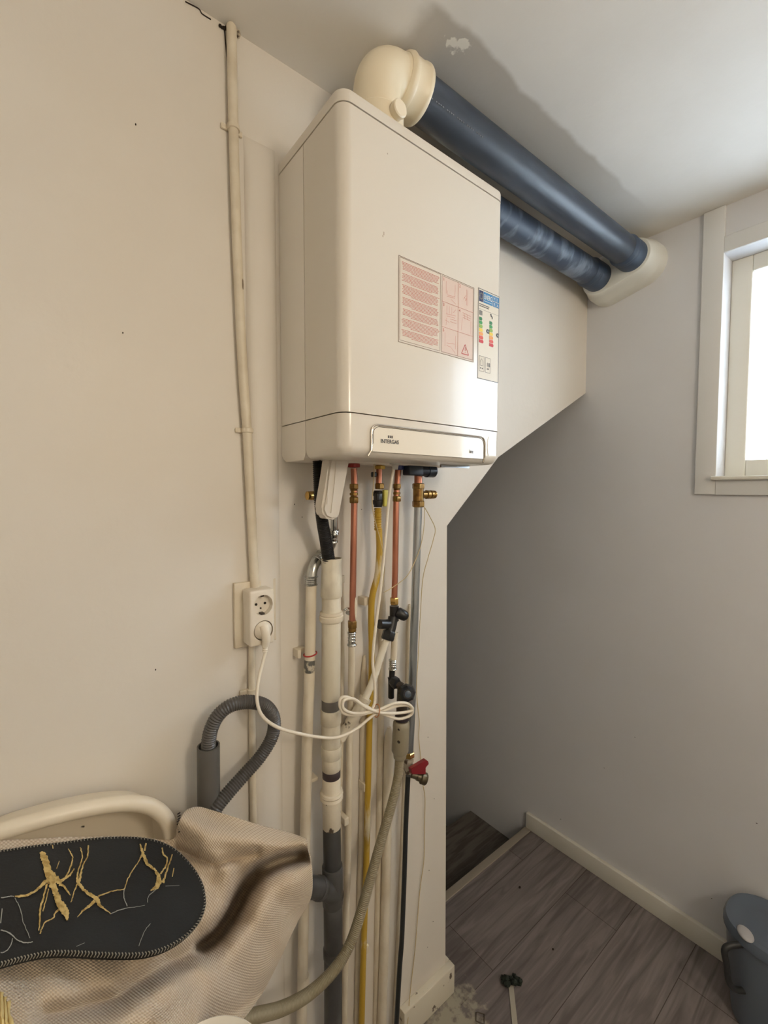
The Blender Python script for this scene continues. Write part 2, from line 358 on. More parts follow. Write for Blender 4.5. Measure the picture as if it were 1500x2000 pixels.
frame_y(bm, sx1+.004, sx2-.003, sz0+.004, sz1-.003, .0006, yS-.0004); obj('sticker_border', bm, brn, st, smooth=False)
bm = new(); z = sz1-.009; rnd = random.Random(3); cnt = [7, 7, 8, 7, 6, 7, 6]; tot = (sz1-sz0-.016)/(sum(cnt)+len(cnt)*1.1)
for para in cnt:
    for ln in range(para):
        ind = .004+rnd.random()*.004+(0 if ln < para-1 else .022)
        x = sx0+.004+ind
        while x < sx1-.004-ind*.8:
            wl = .0015+rnd.random()*.005; quad(bm, x, min(x+wl, sx1-.003), z-.00082, z, yS-.0002); x += wl+.0009
        z -= tot
    z -= tot*1.1
obj('sticker_text', bm, red, st, smooth=False)
bm = new(); L, R_, Tz, Bz = sx1+.004, sx2-.003, sz1-.003, sz0+.004; xm = (L+R_)/2; h3 = (Tz-Bz)/3; yq = yS-.0006
for k in (1, 2): quad(bm, L, R_, Bz+h3*k-.0003, Bz+h3*k+.0003, yq)
quad(bm, xm-.0003, xm+.0003, Bz, Tz, yq)
def ln(x0, z0, x1, z1, t=.0006):
    a = Vector((x0, yq, z0)); c = Vector((x1, yq, z1)); d = (c-a).normalized(); nn = Vector((-d.z, 0, d.x))*t*.5
    vs = [bm.verts.new(a+nn), bm.verts.new(a-nn), bm.verts.new(c-nn), bm.verts.new(c+nn)]; bm.faces.new(vs)
for n_, (cx, cz) in enumerate(((L, Bz+2*h3), (xm, Bz+2*h3), (L, Bz+h3), (xm, Bz+h3), (L, Bz))):
    wc = (R_-L)/2; text(bm, str(n_+1), cx+.003, cz+h3-.009, .009, yq)
    def p(u, v): return cx+wc*u, cz+h3*v
    if n_ == 0: segs = [(.25, .85, .25, .35), (.8, .85, .8, .35), (.3, .32, .8, .36), (.3, .26, .8, .3), (.55, .2, .85, .08), (.32, .5, .32, .35)]
    elif n_ == 1: segs = [(.55, .85, .55, .2), (.62, .85, .62, .2), (.4, .5, .55, .4), (.35, .4, .5, .6), (.45, .35, .55, .5)]
    elif n_ == 2: segs = [(.3, .9, .3, .55), (.45, .9, .45, .6), (.6, .9, .6, .6), (.25, .55, .85, .6), (.3, .48, .8, .5), (.5, .4, .9, .42), (.5, .3, .9, .3), (.3, .4, .25, .1), (.2, .3, .45, .25), (.7, .7, .85, .85)]
    elif n_ == 3: segs = [(.3, .85, .85, .8), (.3, .75, .85, .7), (.3, .65, .8, .62), (.28, .6, .22, .1), (.85, .6, .85, .05), (.4, .85, .45, .6), (.6, .82, .6, .6)]
    else: segs = [(.2, .8, .2, .25), (.85, .8, .85, .25), (.3, .4, .8, .45), (.3, .3, .6, .28), (.6, .25, .85, .08)]
    for q in segs: ln(*p(q[0], q[1]), *p(q[2], q[3]), .0007)
obj('sticker_pictograms', bm, mat('faded_red_print', (196, 122, 108), .6), st, smooth=False)
bm = new(); tx, tz, tw = xm+.0235, Bz+.008, .0115
ln(tx-tw, tz, tx+tw, tz, .0016); ln(tx-tw, tz, tx, tz+.021, .0016); ln(tx+tw, tz, tx, tz+.021, .0016); ln(tx, tz+.0155, tx, tz+.007, .0016); ln(tx, tz+.0045, tx, tz+.003, .0016)
obj('warning_triangle', bm, mat('strong_red_print', (176, 44, 42), .6), st, smooth=False)

# energy label, its right edge reaching the corner of the cover
ex0, ex1, ez0, ez1 = .360, .4345, 1.797, 1.995; ye = yS
bm = new(); quad(bm, ex0, ex1, ez0, ez1, ye+.0002); en = obj('energy_label', bm, mat('label_paper', (222, 216, 202), .45), bo, smooth=False)
def part(name, m, *quads):
    b_ = new()
    for q in quads: quad(b_, *q, ye-.0002)
    return obj(name, b_, m, en, smooth=False)
b_ = new(); frame_y(b_, ex0, ex1, ez0, ez1, .0012, ye-.0001); obj('label_border', b_, mat('dark_blue_grey_print', (58, 66, 78), .5), en, smooth=False)
part('eu_flag', mat('flag_navy', (38, 48, 92), .5), (ex0+.003, ex0+.0165, ez1-.028, ez1-.004))
b_ = new()
for k in range(12):
    a = 2*PI*k/12; q = (ex0+.0098+.0045*math.cos(a), ez1-.016+.0065*math.sin(a)); quad(b_, q[0]-.0006, q[0]+.0006, q[1]-.0008, q[1]+.0008, ye-.0006)
obj('flag_stars', b_, mat('flag_star', (190, 190, 150), .5), en, smooth=False)
part('energy_banner', mat('banner_blue', (48, 124, 178), .5), (ex0+.018, ex0+.051, ez1-.028, ez1-.004))
part('energy_banner', _m['banner_blue'], (ex0+.0525, ex0+.062, ez1-.0155, ez1-.004), (ex0+.0525, ex0+.062, ez1-.028, ez1-.017), (ex0+.0635, ex1-.001, ez1-.0155, ez1-.004), (ex0+.0635, ex1-.001, ez1-.028, ez1-.017))
b_ = new(); text(b_, 'ENERG', ex0+.0195, ez1-.0195, .0150, ye-.0007, sx=.62)
for k, (x, z) in enumerate(((.0545, .0135), (.0655, .0135), (.0545, .0262), (.0655, .0262))): text(b_, 'YIEA'[k], ex0+x, ez1-z, .009, ye-.0007, sx=.9)
for k in range(6): quad(b_, ex0+.0195+k*.005, ex0+.0233+k*.005, ez1-.0245, ez1-.0232, ye-.0006)
obj('energy_lettering', b_, mat('white_print', (226, 230, 226), .5), en, smooth=False)
b_ = new()
for j, zz in enumerate((.0345, .0385)):
    x = ex0+.004; r_ = random.Random(j)
    while x < ex0+.036: wl = .001+r_.random()*.004; quad(b_, x, x+wl, ez1-zz, ez1-zz+.0018, ye-.0002); x += wl+.0008
quad(b_, ex0+.001, ex1-.001, ez1-.0445, ez1-.0442, ye-.0002)
text(b_, '18', ex0+.031, ez0+.031, .0125, ye-.0004); text(b_, 'kW', ex0+.0325, ez0+.024, .005, ye-.0004)
text(b_, '45', ex0+.008, ez0+.0225, .005, ye-.0004); text(b_, 'dB', ex0+.0145, ez0+.0225, .004, ye-.0004)
for q in ((ex0+.005, ex0+.0225, ez0+.017, ez0+.051), (ex0+.027, ex0+.0445, ez0+.017, ez0+.051)): frame_y(b_, *q, .0005, ye-.0002)
hx, hz = ex0+.009, ez0+.030
for q in (((hx, hz), (hx, hz+.009)), ((hx+.009, hz), (hx+.009, hz+.009)), ((hx-.001, hz+.008), (hx+.0045, hz+.015)), ((hx+.010, hz+.008), (hx+.0045, hz+.015)), ((hx, hz), (hx+.009, hz))):
    bm = b_; yq = ye-.0006; ln(q[0][0], q[0][1], q[1][0], q[1][1], .0007)
obj('label_text', b_, mat('dark_print', (52, 50, 52), .5), en, smooth=False)
part('heating_symbol', mat('grey_symbol', (110, 104, 96), .5), (ex0+.004, ex0+.0145, ez1-.0575, ez1-.0475))
b_ = new(); poly_y(b_, [(ex0+.0425, ez1-.047), (ex0+.047, ez1-.047), (ex0+.047, ez1-.050), (ex0+.051, ez1-.052), (ex0+.051, ez1-.057), (ex0+.0485, ez1-.057), (ex0+.0485, ez1-.0535), (ex0+.044, ez1-.052), (ex0+.044, ez1-.049), (ex0+.0425, ez1-.049)], ye-.0006, ye); obj('tap_symbol', b_, _m['dark_print'], en, smooth=False)
cols = [(28, 110, 62), (46, 140, 70), (132, 168, 66), (226, 196, 60), (224, 150, 74), (206, 84, 70), (192, 44, 48)]
for j, (bx_, zt) in enumerate(((ex0+.004, ez1-.062), (ex0+.0400, ez1-.0635))):
    for k, c in enumerate(cols):
        wl = .0085+k*.00085; z1 = zt-k*.0082; b_ = new()
        poly_y(b_, [(bx_, z1), (bx_+wl, z1), (bx_+wl+.002, z1-.0035), (bx_+wl, z1-.007), (bx_, z1-.007)], ye-.0005, ye)
        obj('rating_arrow', b_, mat('rating_%d_ink' % k, c, .5), en, smooth=False)
    b_ = new(); xx = bx_+.0245; zz = zt-.026
    poly_y(b_, [(xx, zz), (xx+.003, zz+.0045), (min(xx+.011, ex1-.0012), zz+.0045), (min(xx+.011, ex1-.0012), zz-.0045), (xx+.003, zz-.0045)], ye-.0005, ye); obj('rating_pointer', b_, mat('black_ink', (28, 28, 34), .5), en, smooth=False)
    b_ = new(); text(b_, 'A', xx+.0035, zz-.0025, .0075, ye-.0008, sx=.9); obj('pointer_letter', b_, _m['white_print'], en, smooth=False)

bm = new()
for x, y, dx, dz in ((750, 456, .0006, .003), (748, 461, .0006, .002), (757, 300, .0005, .0012)):
    p = at(x, y, -BD-.0002); quad(bm, p.x-dx, p.x+dx, p.z-dz, p.z+dz, -BD)
obj('scratch_mark', bm, mat('faint_brown_scratch', (150, 128, 106), .6), bo, smooth=False)
# things on the underside of the boiler
bm = new(); c0 = at(650, 885, -.13); w_ = .020
pr = [(-.030, .03), (-.030, -.060), (-.024, -.090), (-.010, -.100), (.010, -.100), (.024, -.092), (.030, -.060), (.036, .03)]
A = at(664, 900, -.13); f_, b2 = new(), None
L1 = px([(643, 893, -.13), (637, 935, -.13), (630, 975, -.13), (627, 995, -.13), (633, 1010, -.13), (645, 1016, -.13), (656, 1014, -.13), (662, 1006, -.13), (672, 950, -.13), (683, 893, -.13)])
bm = poly_y(new(), [(p.x, p.z) for p in L1], -.135, -.10)
bmesh.ops.bevel(bm, geom=[e for e in bm.edges], offset=.005, segments=3, affect='EDGES')
tr = obj('condensate_trap', bm, mat('grey_white_plastic', (206, 198, 186), .35), bo)
bm = new(); tube(bm, px([(657, 900, -.1355), (653, 950, -.1355), (647, 1002, -.1355)]), .0016, 6); tube(bm, px([(648, 900, -.1355), (641, 950, -.1355), (639, 985, -.1355)]), .001, 6); obj('moulded_rib', bm, _m['grey_white_plastic'], tr)
bm = new(); box(bm, (.33, -.16, BZ-.006), (BW-.02, -.155, BZ+.001)); obj('bottom_rail', bm, mat('galvanised_steel', (150, 152, 154), .35, .9), bo)
bm = new(); q = at(772, 905, -.12); lathe(bm, q+Vector((0, 0, .004)), q-Vector((0, 0, .02)), [(0, .013), (.006, .013), (.007, .008), (.018, .006)]); obj('cable_gland', bm, mat('light_grey_plastic', (190, 188, 184), .4), bo)

# ------------------------------------------------------------------ flue
cream = mat('cream_pvc', (232, 220, 194), .35)
pvc = mat('blue_grey_pvc', (52, 60, 72), .45, var=(74, 84, 98), vscale=9, vlo=.5, vhi=.74, stretch=(.5, 2, 2), bump=.05)
pvc2 = mat('scuffed_blue_grey_pvc', (62, 74, 92), .5, var=(122, 134, 150), vscale=16, vlo=.52, vhi=.66, stretch=(1.5, .6, .6))
PA, PB = Vector((.236, -.172, 2.382)), Vector((1.228, -.205, 2.350))
d = (PB-PA).normalized(); RC = Vector((.133, PA.y+.004, 0))
fe = thing('flue_elbow', 'cream plastic flue elbow standing on top of the boiler', 'flue elbow', (RC.x, RC.y, BT))
zc = PA.z; Rb = .052; r0 = .0475
bm = new(); arcp = [Vector((RC.x+Rb-Rb*math.cos(math.radians(a)), RC.y, zc-Rb+Rb*math.sin(math.radians(a)))) for a in range(0, 91, 9)]
tube(bm, [Vector((RC.x, RC.y, BT-.002)), Vector((RC.x, RC.y, BT+.05))]+arcp+[PA-d*.045, PA], r0, 32, 2); obj('bend', bm, cream, fe)
bm = new(); lathe(bm, (RC.x, RC.y, BT), (RC.x, RC.y, BT+1), [(0, .056), (.012, .056), (.014, .053), (.05, .053), (.054, .049)], 40)
obj('collar', bm, cream, fe)
bm = new(); q = PA-d*.05; lathe(bm, q, q+d, [(0, .0485), (.004, .053), (.010, .055), (.016, .053), (.018, .0525), (.040, .0525), (.044, .055), (.050, .0555), (.054, .054), (.056, .046)], 40)
obj('collar', bm, cream, fe)
bm = new(); q = Vector((RC.x+.004, RC.y-.050, BT+.034)); lathe(bm, q+Vector((0, .012, 0)), q+Vector((.006, -1, 0)), [(0, .0145), (.020, .0145), (.022, .016), (.028, .016), (.030, .014)], 28); obj('test_cap', bm, mat('cream_cap', (236, 226, 204), .3), fe)
def flue(A, B, r, label, m, sock):
    t = thing('flue_pipe', label, 'flue pipe', (A+B)/2, 'flue pipes under the ceiling'); dd = (B-A).normalized()
    bm = new(); cyl(bm, A-dd*.03, B, r, 40); obj('tube', bm, m, t)
    bm = new(); q = B-dd*.085; lathe(bm, q, q+dd, [(0, r+.0005), (.006, r+.004), (.012, r+.006), (.018, r+.003), (.024, r+.005), (.030, r+.003), (.036, r+.0055), (.085, r+.0055)], 40); obj('socket', bm, sock, t)
    return t
flue(PA, PB, .0445, 'upper dark blue-grey flue pipe running from the cream elbow', pvc, mat('blue_grey_socket', (62, 76, 96), .45))
P2A, P2B = Vector((.38, -.055, 2.352)), Vector((1.225, -.088, 2.322))
ap = flue(P2A, P2B, .043, 'lower scuffed blue-grey air pipe emerging behind the boiler', pvc2, _m['blue_grey_socket'])
bm = new(); tube(bm, [Vector((.33, -.055, BT-.002)), Vector((.33, -.055, BT+.05)), Vector((.335, -.055, 2.325)), Vector((.352, -.055, 2.348)), Vector((.39, -.055, 2.3515)), Vector((.43, -.0565, 2.3505))], .0465, 32, 4)
obj('elbow', bm, cream, ap)
b_ = new(); c = PA+d*.06
# pale printed line along the pipe
for k in range(26):
    q = PA+d*(.012+k*.0062); vv = (CAM-q); vv -= d*vv.dot(d); vv.normalize(); sd = d.cross(vv)
    a_ = math.radians(14); o_ = q+(vv*math.cos(a_)-sd*math.sin(a_))*.0447
    if (k*7) % 5 != 2: box(b_, o_-Vector((.0016, .0004, .0012)), o_+Vector((.0014+.0008*(k % 2), .0004, .0014)))
obj('printed_marking', b_, mat('faded_grey_print', (120, 124, 132), .6), bpy.data.objects['flue_pipe'], smooth=False)
# white wall piece that both pipes enter
h = thing('flue_wall_duct', 'white twin wall duct where both flue pipes meet the right wall', 'wall duct', (XR-.05, -.15, 2.28))
c1, c2 = (PB.y, PB.z), (P2B.y, P2B.z); n_ = math.atan2(c2[1]-c1[1], c2[0]-c1[0]); dg_ = math.degrees(n_)
def stad(r): return arc(c2[0], c2[1], r, dg_-90, dg_+90, 16)+arc(c1[0], c1[1], r, dg_+90, dg_+270, 16)
bm = new(); rings = []
for x, r in ((1.212, .050), (1.214, .0575), (1.220, .061), (1.236, .063), (1.268, .072), (1.272, .074), (XR, .076)):
    rings.append([bm.verts.new((x, a, min(z_, ZC-.002))) for a, z_ in stad(r)])
for a, c_ in zip(rings, rings[1:]):
    k_ = len(a)
    for k in range(k_): bm.faces.new((a[k], a[(k+1) % k_], c_[(k+1) % k_], c_[k]))
bm.faces.new(rings[0]); bmesh.ops.recalc_face_normals(bm, faces=bm.faces[:]); obj('duct_body', bm, mat('white_duct_plastic', (220, 220, 212), .4), h)

# ------------------------------------------------------------------ pipes on the wall
copper = mat('copper_pipe', (192, 130, 106), .32, .9, var=(154, 98, 76), vscale=14, vlo=.4, vhi=.7, stretch=(1, 1, .4))
brass = mat('aged_brass', (150, 118, 66), .32, .85, var=(112, 82, 48), vscale=60, vlo=.45, vhi=.65)
brassb = mat('bright_brass', (196, 160, 92), .25, .9)
steel = mat('galvanised_pipe', (176, 182, 186), .28, .9, var=(140, 146, 152), vscale=10, stretch=(1, 1, .3))
chrome = mat('press_fitting_steel', (186, 188, 186), .2, .95)
paint = mat('painted_pipe_cream', (220, 210, 190), .42, var=(206, 194, 172), vscale=18, vlo=.4, vhi=.7, bump=.25, bscale=70)
chips = mat('chipped_cream_paint', (216, 206, 186), .5, var=(96, 84, 72), vscale=34, vlo=.62, vhi=.66, bump=.3, bscale=60)
blackp = mat('black_plastic', (30, 31, 34), .38)
wallclip = chips
V = Vector
def up(p, dz): return V((p[0], p[1], p[2]+dz))
def coupling(par, A, r=.0115, name='compression_coupling'):
    bm = new(); A = V(A); D = V((0, 0, -1))
    hexnut(bm, A, A+D*.012, r); lathe(bm, A+D*.012, A+D, [(0, r*.7), (.003, r*.8), (.004, r*.62), (.008, r*.62), (.009, r*.85), (.014, r*.85), (.015, r*.62), (.018, r*.75)], 20); hexnut(bm, A+D*.030, A+D*.044, r)
    return obj(name, bm, brass, par)
def presssleeve(bm, A, D, L, r):
    n = 3; pts = [(0, r*1.12), (L*.06, r*1.25), (L*.12, r*1.12)]
    for k in range(n): a = L*(.16+k*.2); pts += [(a, r*1.0), (a+L*.06, r*1.12), (a+L*.12, r*1.0)]
    pts += [(L*.82, r), (L*.88, r*1.25), (L*.94, r*1.3), (L, r*1.15)]
    return lathe(bm, A, V(A)+V(D), pts, 20)

# conduit down to the sockets
cn = thing('conduit', 'long painted electrical conduit running from ceiling to double socket', 'conduit', at(490, 1140, -.011))
bm = new(); tube(bm, px([(452, 52, -.012), (456, 250, -.0115), (463, 480, -.0115), (474, 720, -.0115), (483, 850, -.0115), (498, 1150, -.0115)]), .0095, 14); obj('tube', bm, paint, cn)
for q in ((456, 250), (483, 841)):
    p = at(*q, -.011); bm = new(); lathe(bm, up(p, .005), up(p, -.005), [(0, .0105), (.001, .0118), (.009, .0118), (.010, .0105)], 18); box(bm, (p.x-.022, -.006, p.z-.005), (p.x+.020, -.0002, p.z+.005), .0015); obj('clip', bm, paint, cn)
bm = new(); p = at(476, 555, -.02); bmesh.ops.create_icosphere(bm, subdivisions=2, radius=.006, matrix=Matrix.Translation(at(473, 556, -.0175)) @ Matrix.Diagonal((.5, .5, 2.4, 1))); obj('grime_spot', bm, mat('grey_grime', (140, 126, 108), .8), cn)
bm = new(); bmesh.ops.create_icosphere(bm, subdivisions=2, radius=.009, matrix=Matrix.Translation(at(452, 54, -.012))); bmesh.ops.create_icosphere(bm, subdivisions=1, radius=.007, matrix=Matrix.Translation(at(464, 66, -.004))); obj('plaster_lump', bm, chips, cn)
c2_ = thing('conduit', 'short painted conduit running down below the double socket', 'conduit', at(492, 1600, -.009))
bm = new(); tube(bm, px([(492, 1245, -.009), (492, 1345, -.009), (493, 1450, -.008), (495, 1640, -.007), (496, 1760, -.007)]), .007, 12); obj('tube', bm, paint, c2_)
p = at(492, 1350, -.009); bm = new(); lathe(bm, up(p, .006), up(p, -.006), [(0, .0085), (.001, .0098), (.011, .0098), (.012, .0085)], 18); box(bm, (p.x-.024, -.006, p.z-.005), (p.x+.016, -.0002, p.z+.005), .0015); obj('clip', bm, paint, c2_)

# double wall socket
a, c = at(470, 1157, -.045), at(539, 1254, -.048)
sx_0, sx_1, sz_1, sz_0 = -.096, -.044, 1.345, 1.232
bo2 = thing('wall_socket', 'white surface-mounted double wall socket with grubby edges', 'socket', ((sx_0+sx_1)/2, -.02, sz_0))
sock = mat('socket_white', (226, 218, 204), .35, var=(214, 202, 182), vscale=20, vlo=.5, vhi=.8)
bm = new(); box(bm, (-.112, -.010, sz_0-.010), (-.022, -.0002, sz_1+.012), .0015); obj('back_plate', bm, paint, bo2)
cxs = (sx_0+sx_1)/2+.002; r_o = .0205; wells = [(cxs, sz_1-.031), (cxs, sz_0+.030)]
bm = new(); box(bm, (sx_0, -.050, sz_0), (sx_1, -.010, sz_1), .004); hs = obj('housing', bm, sock, bo2)
for wx, wz in wells:       # cut the round wells
    cb = new(); cyl(cb, (wx, -.06, wz), (wx, -.036, wz), r_o, 40); co = obj('cutter', cb, sock)
    md = hs.modifiers.new('well', 'BOOLEAN'); md.operation = 'DIFFERENCE'; md.solver = 'EXACT'; md.object = co
    dg = bpy.context.evaluated_depsgraph_get(); me = bpy.data.meshes.new_from_object(hs.evaluated_get(dg)); hs.modifiers.clear(); hs.data = me; bpy.data.objects.remove(co)
    me.set_sharp_from_angle(angle=math.radians(35))
wx, wz = wells[0]
bm = new()
for sx_, sz_ in ((-.0095, 0), (.0095, 0)): bm = new(); cyl(bm, (wx+sx_, -.0368, wz+sz_), (wx+sx_, -.0356, wz+sz_), .0027, 16); obj('pin_hole', bm, dark, bo2)
bm = new(); box(bm, (wx-.003, -.048, wz+.0165), (wx+.003, -.036, wz+.0203), .0005); obj('earth_contact', bm, mat('dull_contact', (70, 62, 56), .4, .6), bo2); bm = new(); box(bm, (wx-.004, -.048, wz-.0203), (wx+.004, -.036, wz-.0165), .0005); cyl(bm, (wx, -.0375, wz-.009), (wx, -.0356, wz-.009), .0018, 12); obj('earth_contact', bm, mat('dull_contact', (70, 62, 56), .4, .6), bo2)

# power cord with plug and a bundled figure of eight
cordm = mat('white_cable', (228, 220, 204), .4)
pl = thing('power_cord', 'white boiler power cord, plugged in and bundled in a loop', 'power cord', at(740, 1385, -.12))
wx, wz = wells[1]
bm = new(); lathe(bm, (wx, -.0365, wz), (wx, -1, wz), [(0, .0185), (.012, .0185), (.016, .0150), (.021, .0105)], 32)
tube(bm, [(wx, -.053, wz+.008), (wx, -.060, wz-.002), (wx+.001, -.060, wz-.018), (wx+.000, -.057, wz-.030)], lambda t: .0105-.0035*t, 16)
obj('plug', bm, cordm, pl)
bm = new(); tube(bm, [(wx+.000, -.0575, wz-.027), (wx-.001, -.0570, wz-.042)], .0045, 12, rib=(.004, .0012)); obj('strain_relief', bm, cordm, pl)
Z = -.09
c1_ = [(519, 1272, -.057), (513, 1295, -.060), (505, 1330, -.068), (502, 1368, -.079), (513, 1399, -.083), (541, 1420, -.085), (580, 1432, -.088), (625, 1440, -.094), (660, 1440, -.10), (695, 1424, -.105), (728, 1398, -.11), (750, 1388, -.115), (775, 1379, -.12), (797, 1378, -.125), (806, 1388, -.125), (800, 1398, -.12), (780, 1404, -.12), (762, 1400, -.118), (738, 1390, -.112), (705, 1375, -.112), (680, 1362, -.108), (666, 1364, -.104), (664, 1380, -.104), (674, 1394, -.106), (700, 1396, -.108), (738, 1387, -.118), (770, 1374, -.127), (795, 1374, -.13), (806, 1386, -.130), (785, 1392, -.125), (752, 1393, -.122), (730, 1388, -.118), (712, 1380, -.118), (690, 1365, -.114), (672, 1368, -.110), (671, 1384, -.110), (690, 1393, -.112), (718, 1390, -.115), (731, 1375, -.115), (732, 1340, -.112), (728, 1290, -.11), (733, 1230, -.11), (742, 1160, -.11), (752, 1060, -.11), (759, 980, -.11), (766, 930, -.115), (771, 909, -.12)]
bm = new(); tube(bm, px(c1_), .0034, 10, 8); obj('cable', bm, cordm, pl)
bm = new(); p = at(736, 1388, -.116)
tube(bm, [p+V((math.cos(t)*.004, math.sin(t)*.009, math.sin(t)*.002+math.cos(t)*.013)) for t in [2*PI*k/14 for k in range(15)]], .0012, 6, 3, closed=True); obj('twist_tie', bm, mat('orange_tie', (186, 128, 84), .6), pl)

# black corrugated condensate hose into the waste pipe
bm = new(); tube(bm, px([(620, 885, -.085), (622, 930, -.085), (625, 980, -.083), (630, 1020, -.074), (637, 1060, -.062), (643, 1100, -.054), (646, 1125, -.052)]), lambda t: .0092+.0038*t, 16, rib=(.004, .0022))
tag(obj('drain_hose', bm, mat('black_corrugated_plastic', (26, 26, 28), .4)), 'black corrugated condensate hose dropping into the waste pipe top', 'hose')
# brass capped stub at the far left
sb = thing('brass_valve', 'small brass capped valve left of the black hose', 'valve', at(612, 968, -.05))
p = at(622, 968, -.05); bm = new(); hexnut(bm, p, p+V((-.014, 0, 0)), .0115); cyl(bm, p+V((.03, 0, 0)), p, .006); obj('body', bm, brassb, sb)
bm = new(); lathe(bm, p+V((-.014, 0, 0)), p+V((-1, 0, 0)), [(0, .008), (.003, .010), (.014, .0095), (.016, .006)], 16); obj('cap', bm, brassb, sb)

# painted expansion pipe at the left, with its bend behind the waste pipe
wp = thing('heating_pipe', 'cream painted steel pipe with a bare elbow, left of the waste pipe', 'pipe', at(590, 1990, -.032), 'pipes on the wall')
YP = -.032
bm = new(); tube(bm, px([(608, 1142, YP), (605, 1300, YP), (600, 1450, YP), (596, 1640, YP), (592, 1850, YP), (588, 2080, YP)]), .0120, 16); obj('tube', bm, paint, wp)
bm = new(); tube(bm, px([(608, 1150, YP), (608, 1130, YP), (612, 1108, -.029), (623, 1090, -.021), (638, 1076, -.015), (648, 1060, -.02), (652, 1040, -.036)]), .0118, 16); eb = obj('bare_elbow', bm, chrome, wp)
bm = new(); p, q = at(608, 1143, YP), at(608, 1125, YP); presssleeve(bm, p, q-p, (q-p).length, .0118); obj('press_collar', bm, chrome, eb); bm = new(); p, q = at(619, 1096, -.023), at(630, 1083, -.018); presssleeve(bm, p, q-p, (q-p).length, .0118); obj('press_collar', bm, chrome, eb)
bm = new(); tube(bm, px([(648, 1062, -.022), (652, 1040, -.036), (653, 1010, -.045), (653, 890, -.05)]), .0085, 16); cy_ = obj('upper_tube', bm, chrome, wp)
bm = new(); p, q = at(653, 1034, -.039), at(650, 1058, -.027); presssleeve(bm, p, q-p, (q-p).length, .0095); obj('press_collar', bm, chrome, cy_)
bm = new(); p = at(606, 1277, YP)
tube(bm, [p+V((math.cos(t)*.0145, math.sin(t)*.0135, .002*math.cos(t))) for t in [2*PI*k/16 for k in range(17)]], .0016, 8, 3, closed=True); obj('red_ring', bm, mat('red_rubber', (170, 40, 36), .5), wp)
bm = new(); p = at(588, 1275, -.02); box(bm, (p.x-.010, -.024, p.z-.010), (p.x-.002, -.0003, p.z+.008), .001); box(bm, (p.x-.002, -.014, p.z-.003), (p.x+.014, -.0003, p.z+.008), .001); obj('bracket', bm, chips, wp)
bm = new(); p, q = at(605, 1288, YP), at(604, 1312, YP); lathe(bm, p, q, [(0, .0121), (.004, .0126), ((q-p).length-.004, .0126), ((q-p).length, .0121)], 18); obj('bare_patch', bm, mat('half_bare_steel', (206, 198, 180), .3, .3, var=(104, 104, 100), vscale=40, vlo=.5, vhi=.54), wp)
bm = new(); p, q = at(593, 1905, YP), at(593, 1935, YP); lathe(bm, p, q, [(0, .0122), (.003, .0135), ((q-p).length-.003, .0135), ((q-p).length, .0122)], 18); obj('joint', bm, chips, wp)

# waste pipe
wy = -.052; R1 = .0215
dr = thing('waste_pipe', 'wide cream waste pipe turning dark grey at its tee', 'pipe', at(650, 1990, wy), 'pipes on the wall')
drm = mat('scraped_waste_pipe_paint', (216, 208, 188), .45, var=(176, 166, 148), vscale=16, vlo=.5, vhi=.72, bump=.3, bscale=50, stretch=(1, 1, .5))
dgm = mat('dark_grey_pvc', (70, 70, 70), .42, var=(84, 84, 84), vscale=12)
axis = [(648, 1090), (647, 1210), (646, 1370), (647, 1480), (648, 1620), (650, 1750), (651, 1860), (651, 2080)]
def ax(y):
    for (xa, ya), (xb, yb) in zip(axis, axis[1:]):
        if ya <= y <= yb: return at(xa+(xb-xa)*(y-ya)/(yb-ya), y, wy)
def seg(name, y0, y1, r, m, par=dr, r2=None):
    bm = new(); A_, B_ = ax(y0), ax(y1); L_ = (B_-A_).length
    lathe(bm, A_, B_, [(0, r-.001), (.0015, r), (L_-.0015, r2 or r), (L_, (r2 or r)-.001)], 32); return obj(name, bm, m, par)
bm = new(); A_, B_ = ax(1090), ax(1166); L_ = (B_-A_).length
lathe(bm, A_, B_, [(.03, .0205), (.0, .0212), (0, .0232), (.034, .0232), (.036, .0240), (L_-.003, .0240), (L_, .0228)], 36, cap=False); obj('open_collar', bm, drm, dr)
bm = new(); A_, B_ = ax(1094), ax(1098); cyl(bm, A_, B_, .0206, 24); obj('dark_inside', bm, dark, dr)
seg('tube', 1166, 1365, R1, drm)
bm = new(); p = ax(1205); lathe(bm, up(p, .013), up(p, -1), [(0, R1), (.001, R1+.004), (.006, R1+.0045), (.008, R1+.003), (.010, R1+.0055), (.020, R1+.0055), (.022, R1+.004), (.024, R1)], 36); cl = obj('pipe_clamp', bm, paint, dr)
bm = new(); q = at(672, 1192, wy); tube(bm, [q, q+V((.010, 0, .003)), q+V((.020, .0, -.002)), q+V((.026, 0, -.008))], .0025, 8); cyl(bm, q+V((.012, -.006, -.008)), q+V((.012, .004, -.008)), .005, 14); obj('clamp_bolt', bm, chrome, cl)
seg('grey_band', 1365, 1386, R1-.0008, mat('mid_grey_pvc', (104, 100, 94), .5))
seg('sleeve', 1384, 1412, R1+.002, drm); seg('tube', 1412, 1462, R1, drm); seg('sleeve', 1456, 1478, R1+.0018, drm); seg('tube', 1478, 1502, R1, drm)
seg('dark_band', 1500, 1518, R1-.001, mat('dark_purple_grey_band', (64, 54, 56), .5)); seg('tube', 1516, 1615, R1-.0005, chips)
bm = new(); p = ax(1552); lathe(bm, up(p, .010), up(p, -1), [(0, R1), (.001, R1+.004), (.006, R1+.0055), (.010, R1+.003), (.016, R1+.005), (.019, R1)], 36); cl = obj('pipe_clamp', bm, paint, dr)
